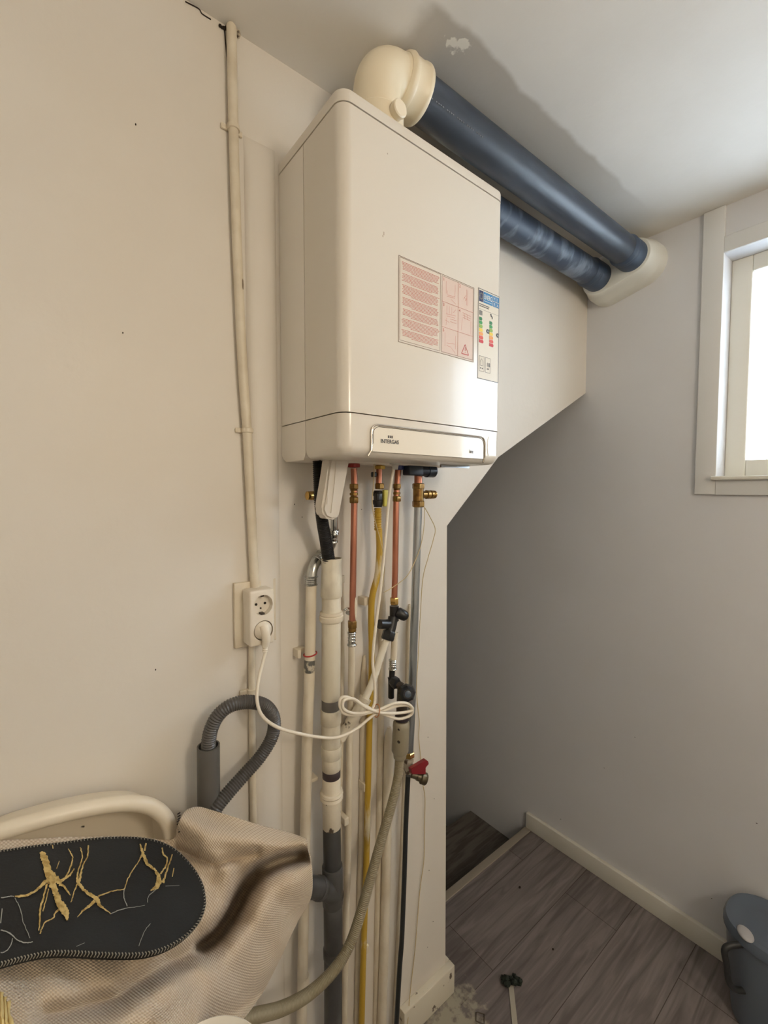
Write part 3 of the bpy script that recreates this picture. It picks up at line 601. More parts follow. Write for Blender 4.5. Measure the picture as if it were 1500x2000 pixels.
bm = new(); q = ax(1525); box(bm, (q.x-.042, -.026, q.z-.004), (q.x-.020, -.0003, q.z+.004), .001); obj('clamp_bracket', bm, chips, cl); bm = new(); box(bm, (q.x+.020, -.03, q.z-.002), (q.x+.034, -.0003, q.z+.012), .001); obj('clamp_bracket', bm, chips, cl)
seg('grey_tube', 1612, 1695, R1-.001, mat('part_painted_grey_pvc', (66, 66, 66), .45, var=(120, 114, 106), vscale=14, vlo=.6, vhi=.66, stretch=(1, 1, .3)))
seg('tee', 1690, 1765, R1+.0022, dgm); seg('grey_tube', 1765, 2080, R1-.0005, dgm); seg('joint', 1850, 1868, R1+.0018, dgm); seg('grey_tube', 1764, 1850, R1+.0002, dgm)
bm = new(); bp_ = px([(655, 1750, wy), (641, 1739, wy-.006), (620, 1734, wy-.016), (592, 1731, wy-.030)]); tube(bm, bp_, .0215, 24); tee = obj('branch', bm, dgm, dr)
bm = new(); q = at(627, 1735, wy-.013); lathe(bm, q, q+(bp_[3]-bp_[2]), [(0, .022), (.002, .0235), (.012, .0235), (.014, .0222)], 28); obj('branch_collar', bm, dgm, tee)

# copper flow pipe
YC = -.058
k1 = thing('copper_pipe', 'left copper pipe hanging from the red boiler fitting', 'pipe', at(692, 1240, YC), 'pipes on the wall')
bm = new(); tube(bm, px([(691, 915, YC), (692, 960, YC), (690, 1100, YC), (688, 1225, YC)]), .0076, 16); obj('tube', bm, copper, k1)
bm = new(); p = at(691, 905, YC); lathe(bm, up(p, .016), up(p, -1), [(0, .010), (.008, .010), (.009, .0135), (.018, .0135), (.019, .0145), (.025, .014), (.026, .009)], 20); obj('red_cap', bm, mat('red_plastic_cap', (150, 42, 40), .4), k1)
coupling(k1, at(691, 945, YC), .0112)
bm = new(); p = at(688, 1212, YC); hexnut(bm, p, up(p, -.018), .0112); lathe(bm, up(p, -.018), up(p, -1), [(0, .009), (.004, .0095), (.007, .009)], 18); obj('nut', bm, brass, k1)
bm = new(); p = at(687, 1234, YC); presssleeve(bm, p, V((0, 0, -1)), .033, .0085); obj('press_sleeve', bm, chrome, k1)
bm = new(); p = at(690, 1186, YC); bmesh.ops.create_icosphere(bm, subdivisions=2, radius=.0045, matrix=Matrix.Translation(p+V((.002, -.006, 0))) @ Matrix.Diagonal((1, .6, 6, 1))); obj('paint_splash', bm, chips, k1)
def painted(pts, r, label, m=paint, clips=(), ro=-.02):
    t = thing('painted_pipe', label, 'pipe', at(*pts[-1]), 'pipes on the wall')
    bm = new(); tube(bm, px(pts), r, 16); obj('tube', bm, m, t)
    if callable(r): r = .01
    for cx_, cy_, cY in clips:
        p = at(cx_, cy_, cY); bm = new(); box(bm, (p.x-r-.010, cY-.003, p.z-.009), (p.x-r+.003, -.0003, p.z+.009), .002); obj('clip', bm, chips, t)
    return t
painted([(687, 1255, -.055), (687, 1275, -.050), (685, 1380, -.022), (683, 1450, -.018), (680, 1640, -.018), (675, 1850, -.018), (670, 2080, -.018)], .0082, 'cream painted pipe below the left copper pipe press sleeve', clips=((676, 1130, -.012), (684, 1600, -.03)))
painted([(712, 1280, -.006), (710, 1550, -.008), (704, 1800, -.008), (698, 2080, -.008)], lambda t: .011*min(1, .1+t*12)**.5, 'wide flat cream painted pipe close behind the yellow gas pipe')
painted([(669, 1125, -.004), (667, 1400, -.004), (662, 1640, -.004), (655, 2080, -.004)], lambda t: .006*min(1, .1+t*12)**.5, 'thin cream pipe boxed tight to the wall right of the waste pipe')
painted([(747, 1120, -.004), (744, 1400, -.004), (733, 2080, -.004)], lambda t: .009*min(1, .1+t*12)**.5, 'cream painted pipe tight to the wall, right of the yellow pipe')
painted([(760, 1420, -.02), (757, 1560, -.022), (752, 1800, -.022), (743, 2080, -.022)], lambda t: .0125*min(1, .15+t*14)**.5, 'thick cream painted pipe left of the dark riser', clips=((742, 1695, -.02),))
painted([(800, 1180, -.003), (797, 1400, -.004), (786, 1700, -.004), (769, 2080, -.004)], lambda t: .0105*min(1, .1+t*12)**.5, 'cream painted pipe tight to the wall behind the galvanised riser')
# gas pipe
gm = mat('yellow_gas_paint', (188, 154, 54), .42, var=(168, 132, 42), vscale=22, bump=.2)
gmc = mat('yellow_gas_paint_with_cream_drips', (186, 152, 54), .42, var=(214, 200, 164), vscale=20, vlo=.56, vhi=.60, stretch=(1, 1, .25), bump=.25)
YG = -.05
gp = thing('gas_pipe', 'yellow painted gas pipe with black shut-off valve', 'pipe', at(706, 2000, YG), 'pipes on the wall')
bm = new(); tube(bm, px([(740, 1032, YG), (741, 1080, YG), (737, 1125, -.045), (728, 1160, -.038), (725, 1200, -.032), (726, 1300, -.028), (722, 1400, -.028), (719, 1520, -.029), (715, 1700, -.028), (710, 1850, -.028), (704, 2080, -.028)]), .0080, 16); obj('tube', bm, gmc, gp)
bm = new(); tube(bm, px([(738, 992, YG), (738, 1036, YG)]), .0078, 16, rib=(.006, .0018)); obj('flexible_end', bm, gm, gp)
bm = new(); tube(bm, px([(741, 903, YG), (740, 950, YG)]), .0075, 16); obj('copper_stub', bm, copper, gp)
bm = new(); p = at(742, 902, YG); hexnut(bm, p, up(p, -.008), .0125); hexnut(bm, up(p, -.009), up(p, -.018), .0135); obj('brass_union', bm, mat('yellow_brass', (196, 168, 84), .35, .6), gp)
bm = new(); p = at(741, 944, YG); hexnut(bm, p, up(p, -.014), .0118); obj('nut', bm, brass, gp)
bm = new(); p = at(738, 958, YG); lathe(bm, p, up(p, -1), [(0, .009), (.004, .0115), (.012, .0120), (.014, .0105), (.022, .0105), (.024, .0125), (.032, .0125), (.035, .0105), (.040, .010)], 18); box(bm, (p.x-.014, p.y-.014, p.z-.024), (p.x+.004, p.y-.006, p.z-.006), .002); obj('valve_body', bm, blackp, gp)
bm = new(); q = at(752, 960, YG-.012); box(bm, (q.x-.006, q.y-.006, q.z-.036), (q.x+.006, q.y+.004, q.z+.004), .002); obj('valve_handle', bm, mat('yellow_green_lever', (204, 196, 92), .4), gp)
bm = new(); q = at(728, 925, YG); box(bm, (q.x-.002, q.y-.004, q.z-.008), (q.x+.010, q.y+.006, q.z+.004), .002); obj('test_nipple', bm, blackp, gp)
for cy_ in (1172, 1530, 1845):
    p = at(712, cy_, -.012); bm = new(); box(bm, (p.x-.012, -.028, p.z-.010), (p.x+.004, -.0003, p.z+.010), .002); obj('clip', bm, chips, gp)
# second copper pipe with black valve
k2 = thing('copper_pipe', 'right copper pipe hanging from the blue boiler fitting', 'pipe', at(770, 1190, YC), 'pipes on the wall')
bm = new(); tube(bm, px([(778, 915, YC), (774, 980, YC), (772, 1100, YC), (770, 1180, YC)]), .0076, 16); obj('tube', bm, copper, k2)
bm = new(); p = at(778, 908, YC); lathe(bm, up(p, .012), up(p, -1), [(0, .0125), (.010, .0135), (.023, .0135), (.025, .009)], 12); obj('blue_cap', bm, mat('blue_plastic_cap', (38, 52, 110), .4), k2)
coupling(k2, at(775, 945, YC), .0108)
bm = new(); p = at(770, 1167, YC); hexnut(bm, p, up(p, -.018), .011); obj('nut', bm, brassb, k2)
iv = thing('isolation_valve', 'black plastic isolation valve under the right copper pipe', 'valve', at(768, 1230, YC))
p = at(770, 1186, YC); q = at(757, 1246, YC-.006)
bm = new(); tube(bm, [up(p, .003), up(p, -.018), up(p, -.034)], .0115, 18); tube(bm, px([(768, 1205, YC), (764, 1225, YC-.003), (757, 1247, YC-.006)]), .0125, 18); hexnut(bm, at(761, 1232, YC-.005), at(756, 1250, YC-.006), .0165)
obj('body', bm, blackp, iv)
bm = new(); tube(bm, px([(766, 1218, YC), (752, 1219, YC), (741, 1219, YC)]), .0115, 18); obj('side_outlet', bm, blackp, iv)
bm = new(); a_, c_ = at(774, 1194, YC-.008), at(794, 1205, YC-.022); dv = (c_-a_); lathe(bm, a_, c_, [(0, .010), (.006, .0135), (dv.length-.008, .0135), (dv.length-.002, .012), (dv.length+.003, .006)], 24); obj('knob', bm, blackp, iv)
dp = thing('diagonal_pipe', 'white pipe slanting down left from the black isolation valve', 'pipe', at(715, 1365, -.05), 'pipes on the wall')
bm = new(); tube(bm, px([(758, 1242, -.064), (744, 1280, -.060), (730, 1325, -.056), (712, 1368, -.051)]), .0088, 18); obj('tube', bm, mat('white_painted_pipe', (228, 222, 206), .38), dp)
bm = new(); tube(bm, px([(714, 1363, -.051), (703, 1384, -.048), (691, 1402, -.045), (676, 1424, -.040), (664, 1444, -.040)]), lambda t: .0155-.003*t, 18); obj('painted_joint', bm, chips, dp)
# short painted pipe with press sleeve, garden tap style valve and siphon
pp = thing('painted_pipe', 'short cream pipe with press sleeve behind the black isolation valve', 'pipe', at(768, 1320, -.04), 'pipes on the wall')
bm = new(); tube(bm, px([(771, 1235, -.045), (769, 1290, -.045)]), .0085, 16); obj('tube', bm, chips, pp)
bm = new(); p = at(767, 1288, -.045); presssleeve(bm, p, V((0, 0, -1)), .026, .0085); obj('press_sleeve', bm, chrome, pp)
bm = new(); tube(bm, px([(766, 1306, -.045), (765, 1325, -.045)]), .0075, 14); obj('black_stub', bm, blackp, pp)
tv = thing('tap', 'black washing machine tap with faceted knob above the siphon', 'tap', at(790, 1350, -.07))
dkm = mat('dark_bronze_fitting', (70, 62, 56), .4, .3)
bm = new(); tube(bm, px([(763, 1322, -.042), (764, 1330, -.044), (764, 1362, -.04)]), .008, 14); p = at(767, 1330, -.046); hexnut(bm, p, at(776, 1336, -.066), .0145); obj('wall_elbow', bm, blackp, tv)
bm = new(); tube(bm, px([(772, 1334, -.055), (785, 1342, -.072), (790, 1346, -.080)]), .0105, 18); tube(bm, px([(786, 1340, -.080), (785, 1372, -.080), (785, 1398, -.080)]), lambda t: .0125+.002*t, 18); obj('body', bm, dkm, tv)
bm = new(); a_ = at(792, 1352, -.085); c_ = at(797, 1356, -.112); dv = c_-a_; L_ = dv.length
lathe(bm, a_, c_, [(0, .013), (.003, .0215), (L_*.55, .0228), (L_*.8, .019), (L_, .012)], 8); kn = obj('knob', bm, mat('glossy_black_plastic', (24, 27, 34), .22), tv, sharp=20)
bm = new(); lathe(bm, a_+dv*.97, c_+dv, [(0, .008), (.0015, .0078), (.002, .006)], 20); obj('knob_cap', bm, mat('blue_grey_cap', (62, 76, 92), .35), kn)
bm = new(); p = at(785, 1396, -.080); lathe(bm, p, up(p, -1), [(0, .0165), (.003, .0175), (.012, .0175), (.013, .016)], 24); obj('union_ring', bm, mat('dark_violet_ring', (40, 32, 40), .5), tv)
si = thing('siphon', 'taupe plastic hose siphon under the black tap', 'siphon', at(782, 1475, -.08))
sm = mat('taupe_plastic', (146, 138, 118), .45)
bm = new(); p = at(784, 1408, -.080); q = at(781, 1472, -.080); L_ = (q-p).length
lathe(bm, p, q, [(0, .0165), (.004, .0205), (.014, .0215), (.016, .0208), (.030, .0212), (L_-.008, .0212), (L_-.002, .018), (L_, .0165)], 28); obj('body', bm, sm, si)
bm = new(); lathe(bm, q, q+(q-p), [(0, .0165), (.003, .0165), (.010, .0155), (.012, .0135)], 24); obj('nipple', bm, sm, si)
for sy_, rr in ((1425, .0018), (1449, .0028)): bm = new(); a_ = at(781, sy_, -.1015); cyl(bm, a_+V((-.002, .004, 0)), a_+V((-.003, -.001, 0)), rr, 14); obj('screw_hole', bm, dark, si)
bm = new(); tube(bm, px([(781, 1476, -.080), (777, 1520, -.083), (764, 1575, -.09), (745, 1640, -.10), (724, 1715, -.108), (704, 1785, -.115), (683, 1845, -.12), (652, 1895, -.127), (605, 1940, -.135), (550, 1970, -.145), (490, 1986, -.155), (440, 2008, -.165)]), .0108, 18, rib=(.0034, .0011))
tag(obj('drain_hose', bm, mat('taupe_ribbed_hose', (140, 130, 106), .45)), 'taupe ribbed drain hose curving down left from the siphon', 'hose')
# galvanised riser with brass tee
YT = -.05
sp = thing('steel_pipe', 'galvanised steel riser under the dark blue boiler valve', 'pipe', at(800, 1470, YT), 'pipes on the wall')
bm = new(); tube(bm, px([(817, 985, YT), (813, 1100, YT), (808, 1250, YT), (803, 1400, YT), (799, 1476, YT)]), .0105, 20); obj('tube', bm, steel, sp)
bm = new(); tube(bm, px([(817, 918, YT), (817, 950, YT)]), .0105, 20); obj('copper_stub', bm, copper, sp)
bm = new(); p = at(817, 944, YT); hexnut(bm, p, up(p, -.015), .0165); cyl(bm, up(p, -.013), up(p, -.046), .0138, 24); hexnut(bm, up(p, -.045), up(p, -.062), .0165); tj = obj('brass_tee', bm, brass, sp)
bm = new(); q = at(824, 966, YT); D = V((1, -.05, 0)); lathe(bm, q, q+D, [(0, .009), (.014, .009), (.015, .0118), (.024, .0118), (.025, .0085), (.028, .0085), (.029, .0115), (.036, .0115), (.037, .0095), (.040, .011), (.045, .0105), (.047, .006)], 20); obj('side_valve', bm, brass, tj)
bm = new(); p = at(818, 923, YT); lathe(bm, p, up(p, -1), [(0, .013), (.002, .0185), (.004, .0185), (.005, .011)], 24); obj('washer', bm, brassb, sp)
vb = thing('boiler_valve', 'dark blue valve block on the boiler underside, right', 'valve', at(838, 914, -.06))
bm = new(); p = at(800, 928, -.085); box(bm, (p.x, -.085, p.z), (p.x+.048, -.058, BZ+.004), .003); obj('body', bm, mat('dark_blue_plastic', (34, 46, 62), .35), vb)
bm = new(); lathe(bm, (p.x+.040, -.066, BZ-.011), (p.x+1, -.068, BZ-.011), [(0, .014), (.034, .014), (.035, .0165), (.060, .0165), (.062, .013)], 16); obj('grip', bm, _m['dark_blue_plastic'], vb)
# drain valve on the riser
dv_ = thing('drain_valve', 'paint-spattered drain valve with a red lever', 'valve', at(798, 1500, YT))
bm = new(); p = at(799, 1468, YT); hexnut(bm, p, up(p, -.014), .0145); obj('nut', bm, brassb, dv_)
bm = new(); p = at(798, 1482, YT); lathe(bm, p, up(p, -1), [(0, .013), (.006, .0135), (.010, .0120), (.026, .0125), (.034, .0100), (.038, .009)], 16); obj('body', bm, mat('spattered_valve', (190, 182, 166), .5, .1, var=(88, 74, 62), vscale=60, vlo=.48, vhi=.56, bump=.5), dv_)
bm = new(); a_, c_ = at(804, 1512, YT-.008), at(824, 1519, YT-.024); D = c_-a_; L_ = D.length
lathe(bm, a_, c_, [(0, .009), (L_*.5, .009), (L_*.52, .011), (L_*.9, .011)], 14); lathe(bm, a_+D*.85, c_+D, [(0, .012), (.003, .0155), (.015, .0155), (.018, .013), (.019, .004)], 14); obj('drain_cap', bm, mat('tarnished_brass', (104, 96, 78), .4, .7), dv_)
bm = new(); lv = [at(x, y, YT-.030) for x, y in ((801, 1501), (831, 1483), (835, 1486), (836, 1491), (830, 1498), (830, 1511), (803, 1511))]
poly_y(bm, [(q.x, q.z) for q in lv], YT-.034, YT-.022); bmesh.ops.bevel(bm, geom=bm.edges[:], offset=.0012, segments=2, affect='EDGES')
obj('lever', bm, mat('red_lever_plastic', (126, 28, 36), .4), dv_)
bm = new(); tube(bm, px([(797, 1515, -.046), (793, 1600, -.042), (790, 1700, -.038), (785, 1830, -.034), (780, 1900, -.032), (770, 2080, -.03)]), .0066, 14)
tag(obj('dark_pipe', bm, mat('dark_steel_pipe', (50, 54, 56), .4, .3)), 'thin dark riser pipe below the red-lever drain valve', 'pipe', 'pipes on the wall')

# thin wires
wm = mat('thin_beige_wire', (196, 176, 130), .5)
def wire(pts, r, label):
    bm = new(); tube(bm, px(pts), r, 8, 8); return tag(obj('thin_wire', bm, wm), label, 'wire', 'thin sensor wires')
wire([(731, 893, -.07), (730, 940, -.07), (727, 975, -.07), (729, 1000, -.07), (736, 1030, -.068), (744, 1060, -.066), (750, 1095, -.066), (749, 1130, -.064), (741, 1165, -.06)], .0011, 'thin beige wire hanging beside the gas valve')
wire([(829, 990, -.05), (828, 1030, -.06), (822, 1065, -.064), (811, 1095, -.066), (795, 1125, -.066), (770, 1145, -.066), (750, 1157, -.064)], .0010, 'thin beige wire crossing from brass tee to the cable')
wire([(830, 992, -.045), (840, 1010, -.04), (850, 1033, -.03), (846, 1055, -.026), (836, 1090, -.020), (826, 1130, -.014), (821, 1200, -.010), (817, 1280, -.006), (814, 1330, -.005), (815, 1370, -.005), (819, 1410, -.005), (818, 1440, -.005), (822, 1484, -.006), (826, 1530, -.012), (830, 1560, -.010), (829, 1620, -.005), (828, 1680, -.005), (820, 1740, -.005), (811, 1850, -.005), (802, 1930, -.005), (796, 2000, -.024), (790, 2080, -.024)], .0011, 'long thin beige wire trailing down the wall edge')

# ------------------------------------------------------------------ standpipe and grey hose at the left
bm = new(); p, q = at(407, 1456, -.05), at(409, 1750, -.05); L_ = (q-p).length
lathe(bm, p, q, [(.08, .0175), (0, .0178), (0, .0205), (L_, .0205)], 32, cap=False)
tag(obj('standpipe', bm, mat('grey_pvc_standpipe', (92, 90, 86), .45)), 'upright grey open drain pipe behind the beige cloth', 'pipe')
bm = new(); tube(bm, px([(408, 1500, -.05), (407, 1460, -.05), (412, 1425, -.052), (428, 1395, -.056), (455, 1376, -.06), (490, 1371, -.06), (520, 1380, -.058), (535, 1405, -.055), (531, 1440, -.053), (508, 1478, -.054), (478, 1512, -.058), (448, 1546, -.064), (424, 1576, -.07), (400, 1620, -.075)]), .0118, 18, rib=(.0045, .0018))
tag(obj('drain_hose', bm, mat('grey_ribbed_hose', (84, 82, 80), .45)), 'grey ribbed washing machine hose looped into the standpipe', 'hose')

# ------------------------------------------------------------------ laundry corner
wmn = thing('washing_machine', 'white washing machine hidden beneath the beige cloth', 'washing machine', (-.54, -.33, 0))
bm = new(); box(bm, (-.87, -.60, .02), (-.285, -.04, .76), .008); obj('cabinet', bm, mat('appliance_white', (220, 216, 208), .35), wmn)
bm = new(); box(bm, (-.875, -.61, .762), (-.28, -.035, .79), .008); obj('worktop', bm, _m['appliance_white'], wmn)
# white tub leaning on the wall
rim = [(-120, 1690), (-30, 1636), (60, 1606), (150, 1583), (230, 1570), (280, 1571), (312, 1586), (330, 1612), (337, 1650), (338, 1700), (305, 1750), (120, 1775), (-60, 1800), (-130, 1760)]
tb = thing('plastic_tub', 'cream plastic tub leaning on the wall behind the cloth', 'tub', at(230, 1700, -.05))
R0 = [at(x, y, -.075) for x, y in rim]; cen = sum(R0, V())/len(R0)
bm = new(); tube(bm, R0+[R0[0]], .0125, 14, 6, closed=True); obj('rim', bm, mat('cream_tub_plastic', (224, 212, 190), .35), tb)
P = smoothpath(R0+[R0[0]], 6)[:-1]; bm = new(); rg = []
for k, (s_, y_) in enumerate(((1, -.07), (.95, -.045), (.9, -.022), (.84, -.014), (.5, -.012), (.02, -.012))): rg.append([bm.verts.new((cen.x+(p.x-cen.x)*s_, y_, cen.z+(p.z-cen.z)*s_)) for p in P])
for a, c_ in zip(rg, rg[1:]):
    for k in range(len(P)): bm.faces.new((a[k], a[(k+1) % len(P)], c_[(k+1) % len(P)], c_[k]))
bmesh.ops.recalc_face_normals(bm, faces=bm.faces[:]); obj('bowl', bm, _m['cream_tub_plastic'], tb)

# beige waffle cloth
def lerp(a, b, t): return a+(b-a)*t
def pline(P, t):
    n = len(P)-1; k = min(int(t*n), n-1); f = t*n-k; return tuple(lerp(P[k][i], P[k+1][i], f) for i in range(2))
def spl(P, sub=10): return [(v.x, v.y) for v in smoothpath([V((x, y, 0)) for x, y in P], sub)]
TOP = spl([(-60, 1652), (0, 1643), (60, 1640), (120, 1636), (200, 1634), (270, 1636), (335, 1640), (347, 1612), (360, 1586), (385, 1577), (415, 1583), (460, 1597), (510, 1613), (560, 1626), (598, 1639)])
BOT = spl([(-60, 2060), (0, 2060), (60, 2060), (120, 2060), (180, 2060), (240, 2060), (300, 2060), (345, 2060), (385, 2055), (425, 2030), (470, 1995), (505, 1950), (540, 1885), (568, 1825), (588, 1785)])
LEF = [(-60, 1652), (-60, 1790), (-60, 1920), (-60, 2060)]
RIG = spl([(598, 1639), (608, 1690), (609, 1740), (600, 1768), (588, 1785)])
def dseg(p, P):
    best = 1e9
    for a, b in zip(P, P[1:]):
        ax_, ay = a; bx, by = b; dx, dy = bx-ax_, by-ay; t = max(0, min(1, ((p[0]-ax_)*dx+(p[1]-ay)*dy)/(dx*dx+dy*dy)))
        best = min(best, math.hypot(p[0]-ax_-t*dx, p[1]-ay-t*dy))
    return best
RID = [([(350, 1600), (395, 1625), (470, 1645), (590, 1648)], -.030, 26), ([(605, 1700), (530, 1745), (475, 1830), (400, 1930), (330, 2000)], -.040, 42),
       ([(400, 1660), (450, 1700), (440, 1760), (408, 1810)], -.018, 24), ([(590, 1672), (545, 1682), (505, 1702), (475, 1742), (452, 1790), (425, 1828), (395, 1850)], .085, 17), ([(485, 1715), (455, 1785), (420, 1825)], .05, 26),
       ([(395, 1850), (330, 1880), (230, 1950), (90, 1985)], .034, 24), ([(560, 1900), (480, 1965), (430, 2000)], .03, 24), ([(345, 1660), (420, 1688), (500, 1664)], .020, 10), ([(380, 1885), (300, 1940), (220, 2010)], -.024, 26), ([(150, 1650), (330, 1650)], .004, 30)]
def base(x, y):
    l = -.105-.235*(y-1640)/360; r = -.150-.10*(y-1640)/360; t = max(0, min(1, (x-300)/220)); t = t*t*(3-2*t); return lerp(l, r, t)
cl_m = bpy.data.materials.new('beige_waffle_cloth'); cl_m.use_nodes = True; nt = cl_m.node_tree; b = nt.nodes['Principled BSDF']; b.inputs['Roughness'].default_value = .9
b.inputs['Base Color'].default_value = lin((196, 178, 152)); b.inputs['Sheen Weight'].default_value = .2
uvn = nt.nodes.new('ShaderNodeTexCoord'); sp_ = nt.nodes.new('ShaderNodeSeparateXYZ'); nt.links.new(uvn.outputs['UV'], sp_.inputs[0])
def mth(op, a, bb):
    n = nt.nodes.new('ShaderNodeMath'); n.operation = op
    for i, v in enumerate((a, bb)):
        if v is None: continue
        if isinstance(v, (int, float)): n.inputs[i].default_value = v
        else: nt.links.new(v, n.inputs[i])
    return n.outputs[0]
su = mth('SINE', mth('MULTIPLY', sp_.outputs[0], 2*PI*140), None); sv = mth('SINE', mth('MULTIPLY', sp_.outputs[1], 2*PI*140), None)
hh = mth('MULTIPLY', su, sv)
bp = nt.nodes.new('ShaderNodeBump'); bp.inputs['Strength'].default_value = .6; bp.inputs['Distance'].default_value = .0010; nt.links.new(hh, bp.inputs['Height']); nt.links.new(bp.outputs[0], b.inputs['Normal'])
rp = nt.nodes.new('ShaderNodeValToRGB'); rp.color_ramp.elements[0].color = lin((180, 162, 139)); rp.color_ramp.elements[1].color = lin((207, 191, 168)); rp.color_ramp.elements[0].position = .25; rp.color_ramp.elements[1].position = .75
nt.links.new(mth('ADD', mth('MULTIPLY', hh, .5), .5), rp.inputs[0]); nt.links.new(rp.outputs[0], b.inputs['Base Color'])
NU, NV = 200, 130; bm = new(); G = []; uvl = bm.loops.layers.uv.new('uv')
for j in range(NV+1):
    v = j/NV; row = []
    for i in range(NU+1):
        u = i/NU; t_, b_, l_, r_ = pline(TOP, u), pline(BOT, u), pline(LEF, v), pline(RIG, v)
        p = [(1-v)*t_[k]+v*b_[k]+(1-u)*l_[k]+u*r_[k]-((1-u)*(1-v)*TOP[0][k]+u*(1-v)*TOP[-1][k]+(1-u)*v*BOT[0][k]+u*v*BOT[-1][k]) for k in range(2)]
        y = base(*p)
        for P_, a_, w2 in RID:
            d_ = dseg(p, P_)/w2; y += a_*math.exp(-d_**(4 if a_ > .06 else 2))*(1 if p[0] > 395 or a_ > 0 else max(0, 1-(395-p[0])/60) if P_[0][1] > 1650 and p[1] < 1880 else 1)
        y += .003*math.sin(p[0]*.035+p[1]*.02)+.002*math.sin(p[0]*.06-p[1]*.05)
        y = min(y, -.055)
        row.append(bm.verts.new(at(p[0], p[1], y)))
    G.append(row)
bm.verts.ensure_lookup_table()
UVc = [[(i/NU*.66, j/NV*.44) for i in range(NU+1)] for j in range(NV+1)]
for j in range(NV):
    for i in range(NU):
        f = bm.faces.new((G[j][i], G[j+1][i], G[j+1][i+1], G[j][i+1]))
        for lp, (jj, ii) in zip(f.loops, ((j, i), (j+1, i), (j+1, i+1), (j, i+1))): lp[uvl].uv = UVc[jj][ii]
bmesh.ops.recalc_face_normals(bm, faces=bm.faces[:])
co = obj('beige_cloth', bm, cl_m, sharp=180); tag(co, 'beige waffle-weave cloth heaped in folds over the laundry corner', 'cloth')
md = co.modifiers.new('thick', 'SOLIDIFY'); md.thickness = .003; md.offset = 0
bm = new()
for k in range(8):
    p = at(349+k*.3-(2 if 2 < k < 6 else 0), 1588+k*5, -.115); cyl(bm, p+V((-.002, 0, -.0012)), p+V((.002, -.002, .0012)), .001, 6)
obj('blanket_stitch', bm, mat('dark_thread', (44, 40, 42), .8), co)

# black marbled mat with blanket-stitched edge
OUT = spl([(-60, 1668), (0, 1661), (60, 1652), (120, 1645), (180, 1637), (240, 1634), (285, 1637), (320, 1646), (350, 1664), (378, 1694), (396, 1726), (402, 1758), (398, 1782), (386, 1806), (362, 1830), (330, 1850), (295, 1862), (260, 1866), (200, 1865), (150, 1862), (100, 1862), (50, 1871), (0, 1884), (-60, 1896)], 6)
def myy(x, y): return base(x, y)*1.0-.030 if False else (-.105-.235*(y-1640)/360)-.040
MP0, MP1, MP2 = (at(x, y, (-.105-.235*(y-1640)/360)-.045) for x, y in ((0, 1700), (380, 1740), (200, 1865)))
nrm = (MP1-MP0).cross(MP2-MP0).normalized()
if nrm.dot(CAM-MP0) < 0: nrm = -nrm
def onmat(x, y):
    dd = rt*((x-750)/F)-upv*((y-1000)/F)+fw
    return CAM+dd*((MP0-CAM).dot(nrm)/dd.dot(nrm))
mt = thing('marbled_mat', 'black mat with gold marbling and stitched edge, lying on the cloth', 'mat', at(200, 1760, -.24))
bm = new(); topv = [bm.verts.new(onmat(x, y)) for x, y in OUT]
botv = [bm.verts.new(v.co-nrm*.006) for v in topv]
bm.faces.new(topv); bm.faces.new(botv[::-1])
for k in range(len(topv)): bm.faces.new((topv[k], botv[k], botv[(k+1) % len(topv)], topv[(k+1) % len(topv)]))
bmesh.ops.recalc_face_normals(bm, faces=bm.faces[:])
obj('pad', bm, mat('black_mat_fabric', (15, 18, 20), .6, var=(20, 23, 25), vscale=10, bump=.15, bscale=300), mt, sharp=30)
def mp_(x, y, h=.0012): return onmat(x, y)+nrm*h
def vein(bm, pts, w0, h=.0012, seed=1):
    r_ = random.Random(seed); P = [(v.x, v.y) for v in smoothpath([V((x, y, 0)) for x, y, *_ in pts], 6)]; W = []
    for i in range(len(pts)-1):
        wa = pts[i][2] if len(pts[i]) > 2 else w0; wb = pts[i+1][2] if len(pts[i+1]) > 2 else w0
        for k in range(6): W.append(lerp(wa, wb, k/6))
    W.append(pts[-1][2] if len(pts[-1]) > 2 else w0)
    prev = None
    for i, (x, y) in enumerate(P):
        a = P[max(i-1, 0)]; c = P[min(i+1, len(P)-1)]; dx, dy = c[0]-a[0], c[1]-a[1]; l = math.hypot(dx, dy) or 1; nx, ny = -dy/l, dx/l
        w1 = W[i]*(.75+.5*r_.random()); w2 = W[i]*(.75+.5*r_.random()); jx, jy = (r_.random()-.5)*1.2, (r_.random()-.5)*1.2
        cur = (bm.verts.new(mp_(x+nx*w1+jx, y+ny*w1+jy, h)), bm.verts.new(mp_(x-nx*w2+jx, y-ny*w2+jy, h)))
        if prev: bm.faces.new((prev[0], prev[1], cur[1], cur[0]))
        prev = cur
bm = new()
def Z(L): return [(x*.2933, 1550+y*.2933, *( [w3] if w3 else [])) for x, y, w3 in L]   # traced from an enlargement
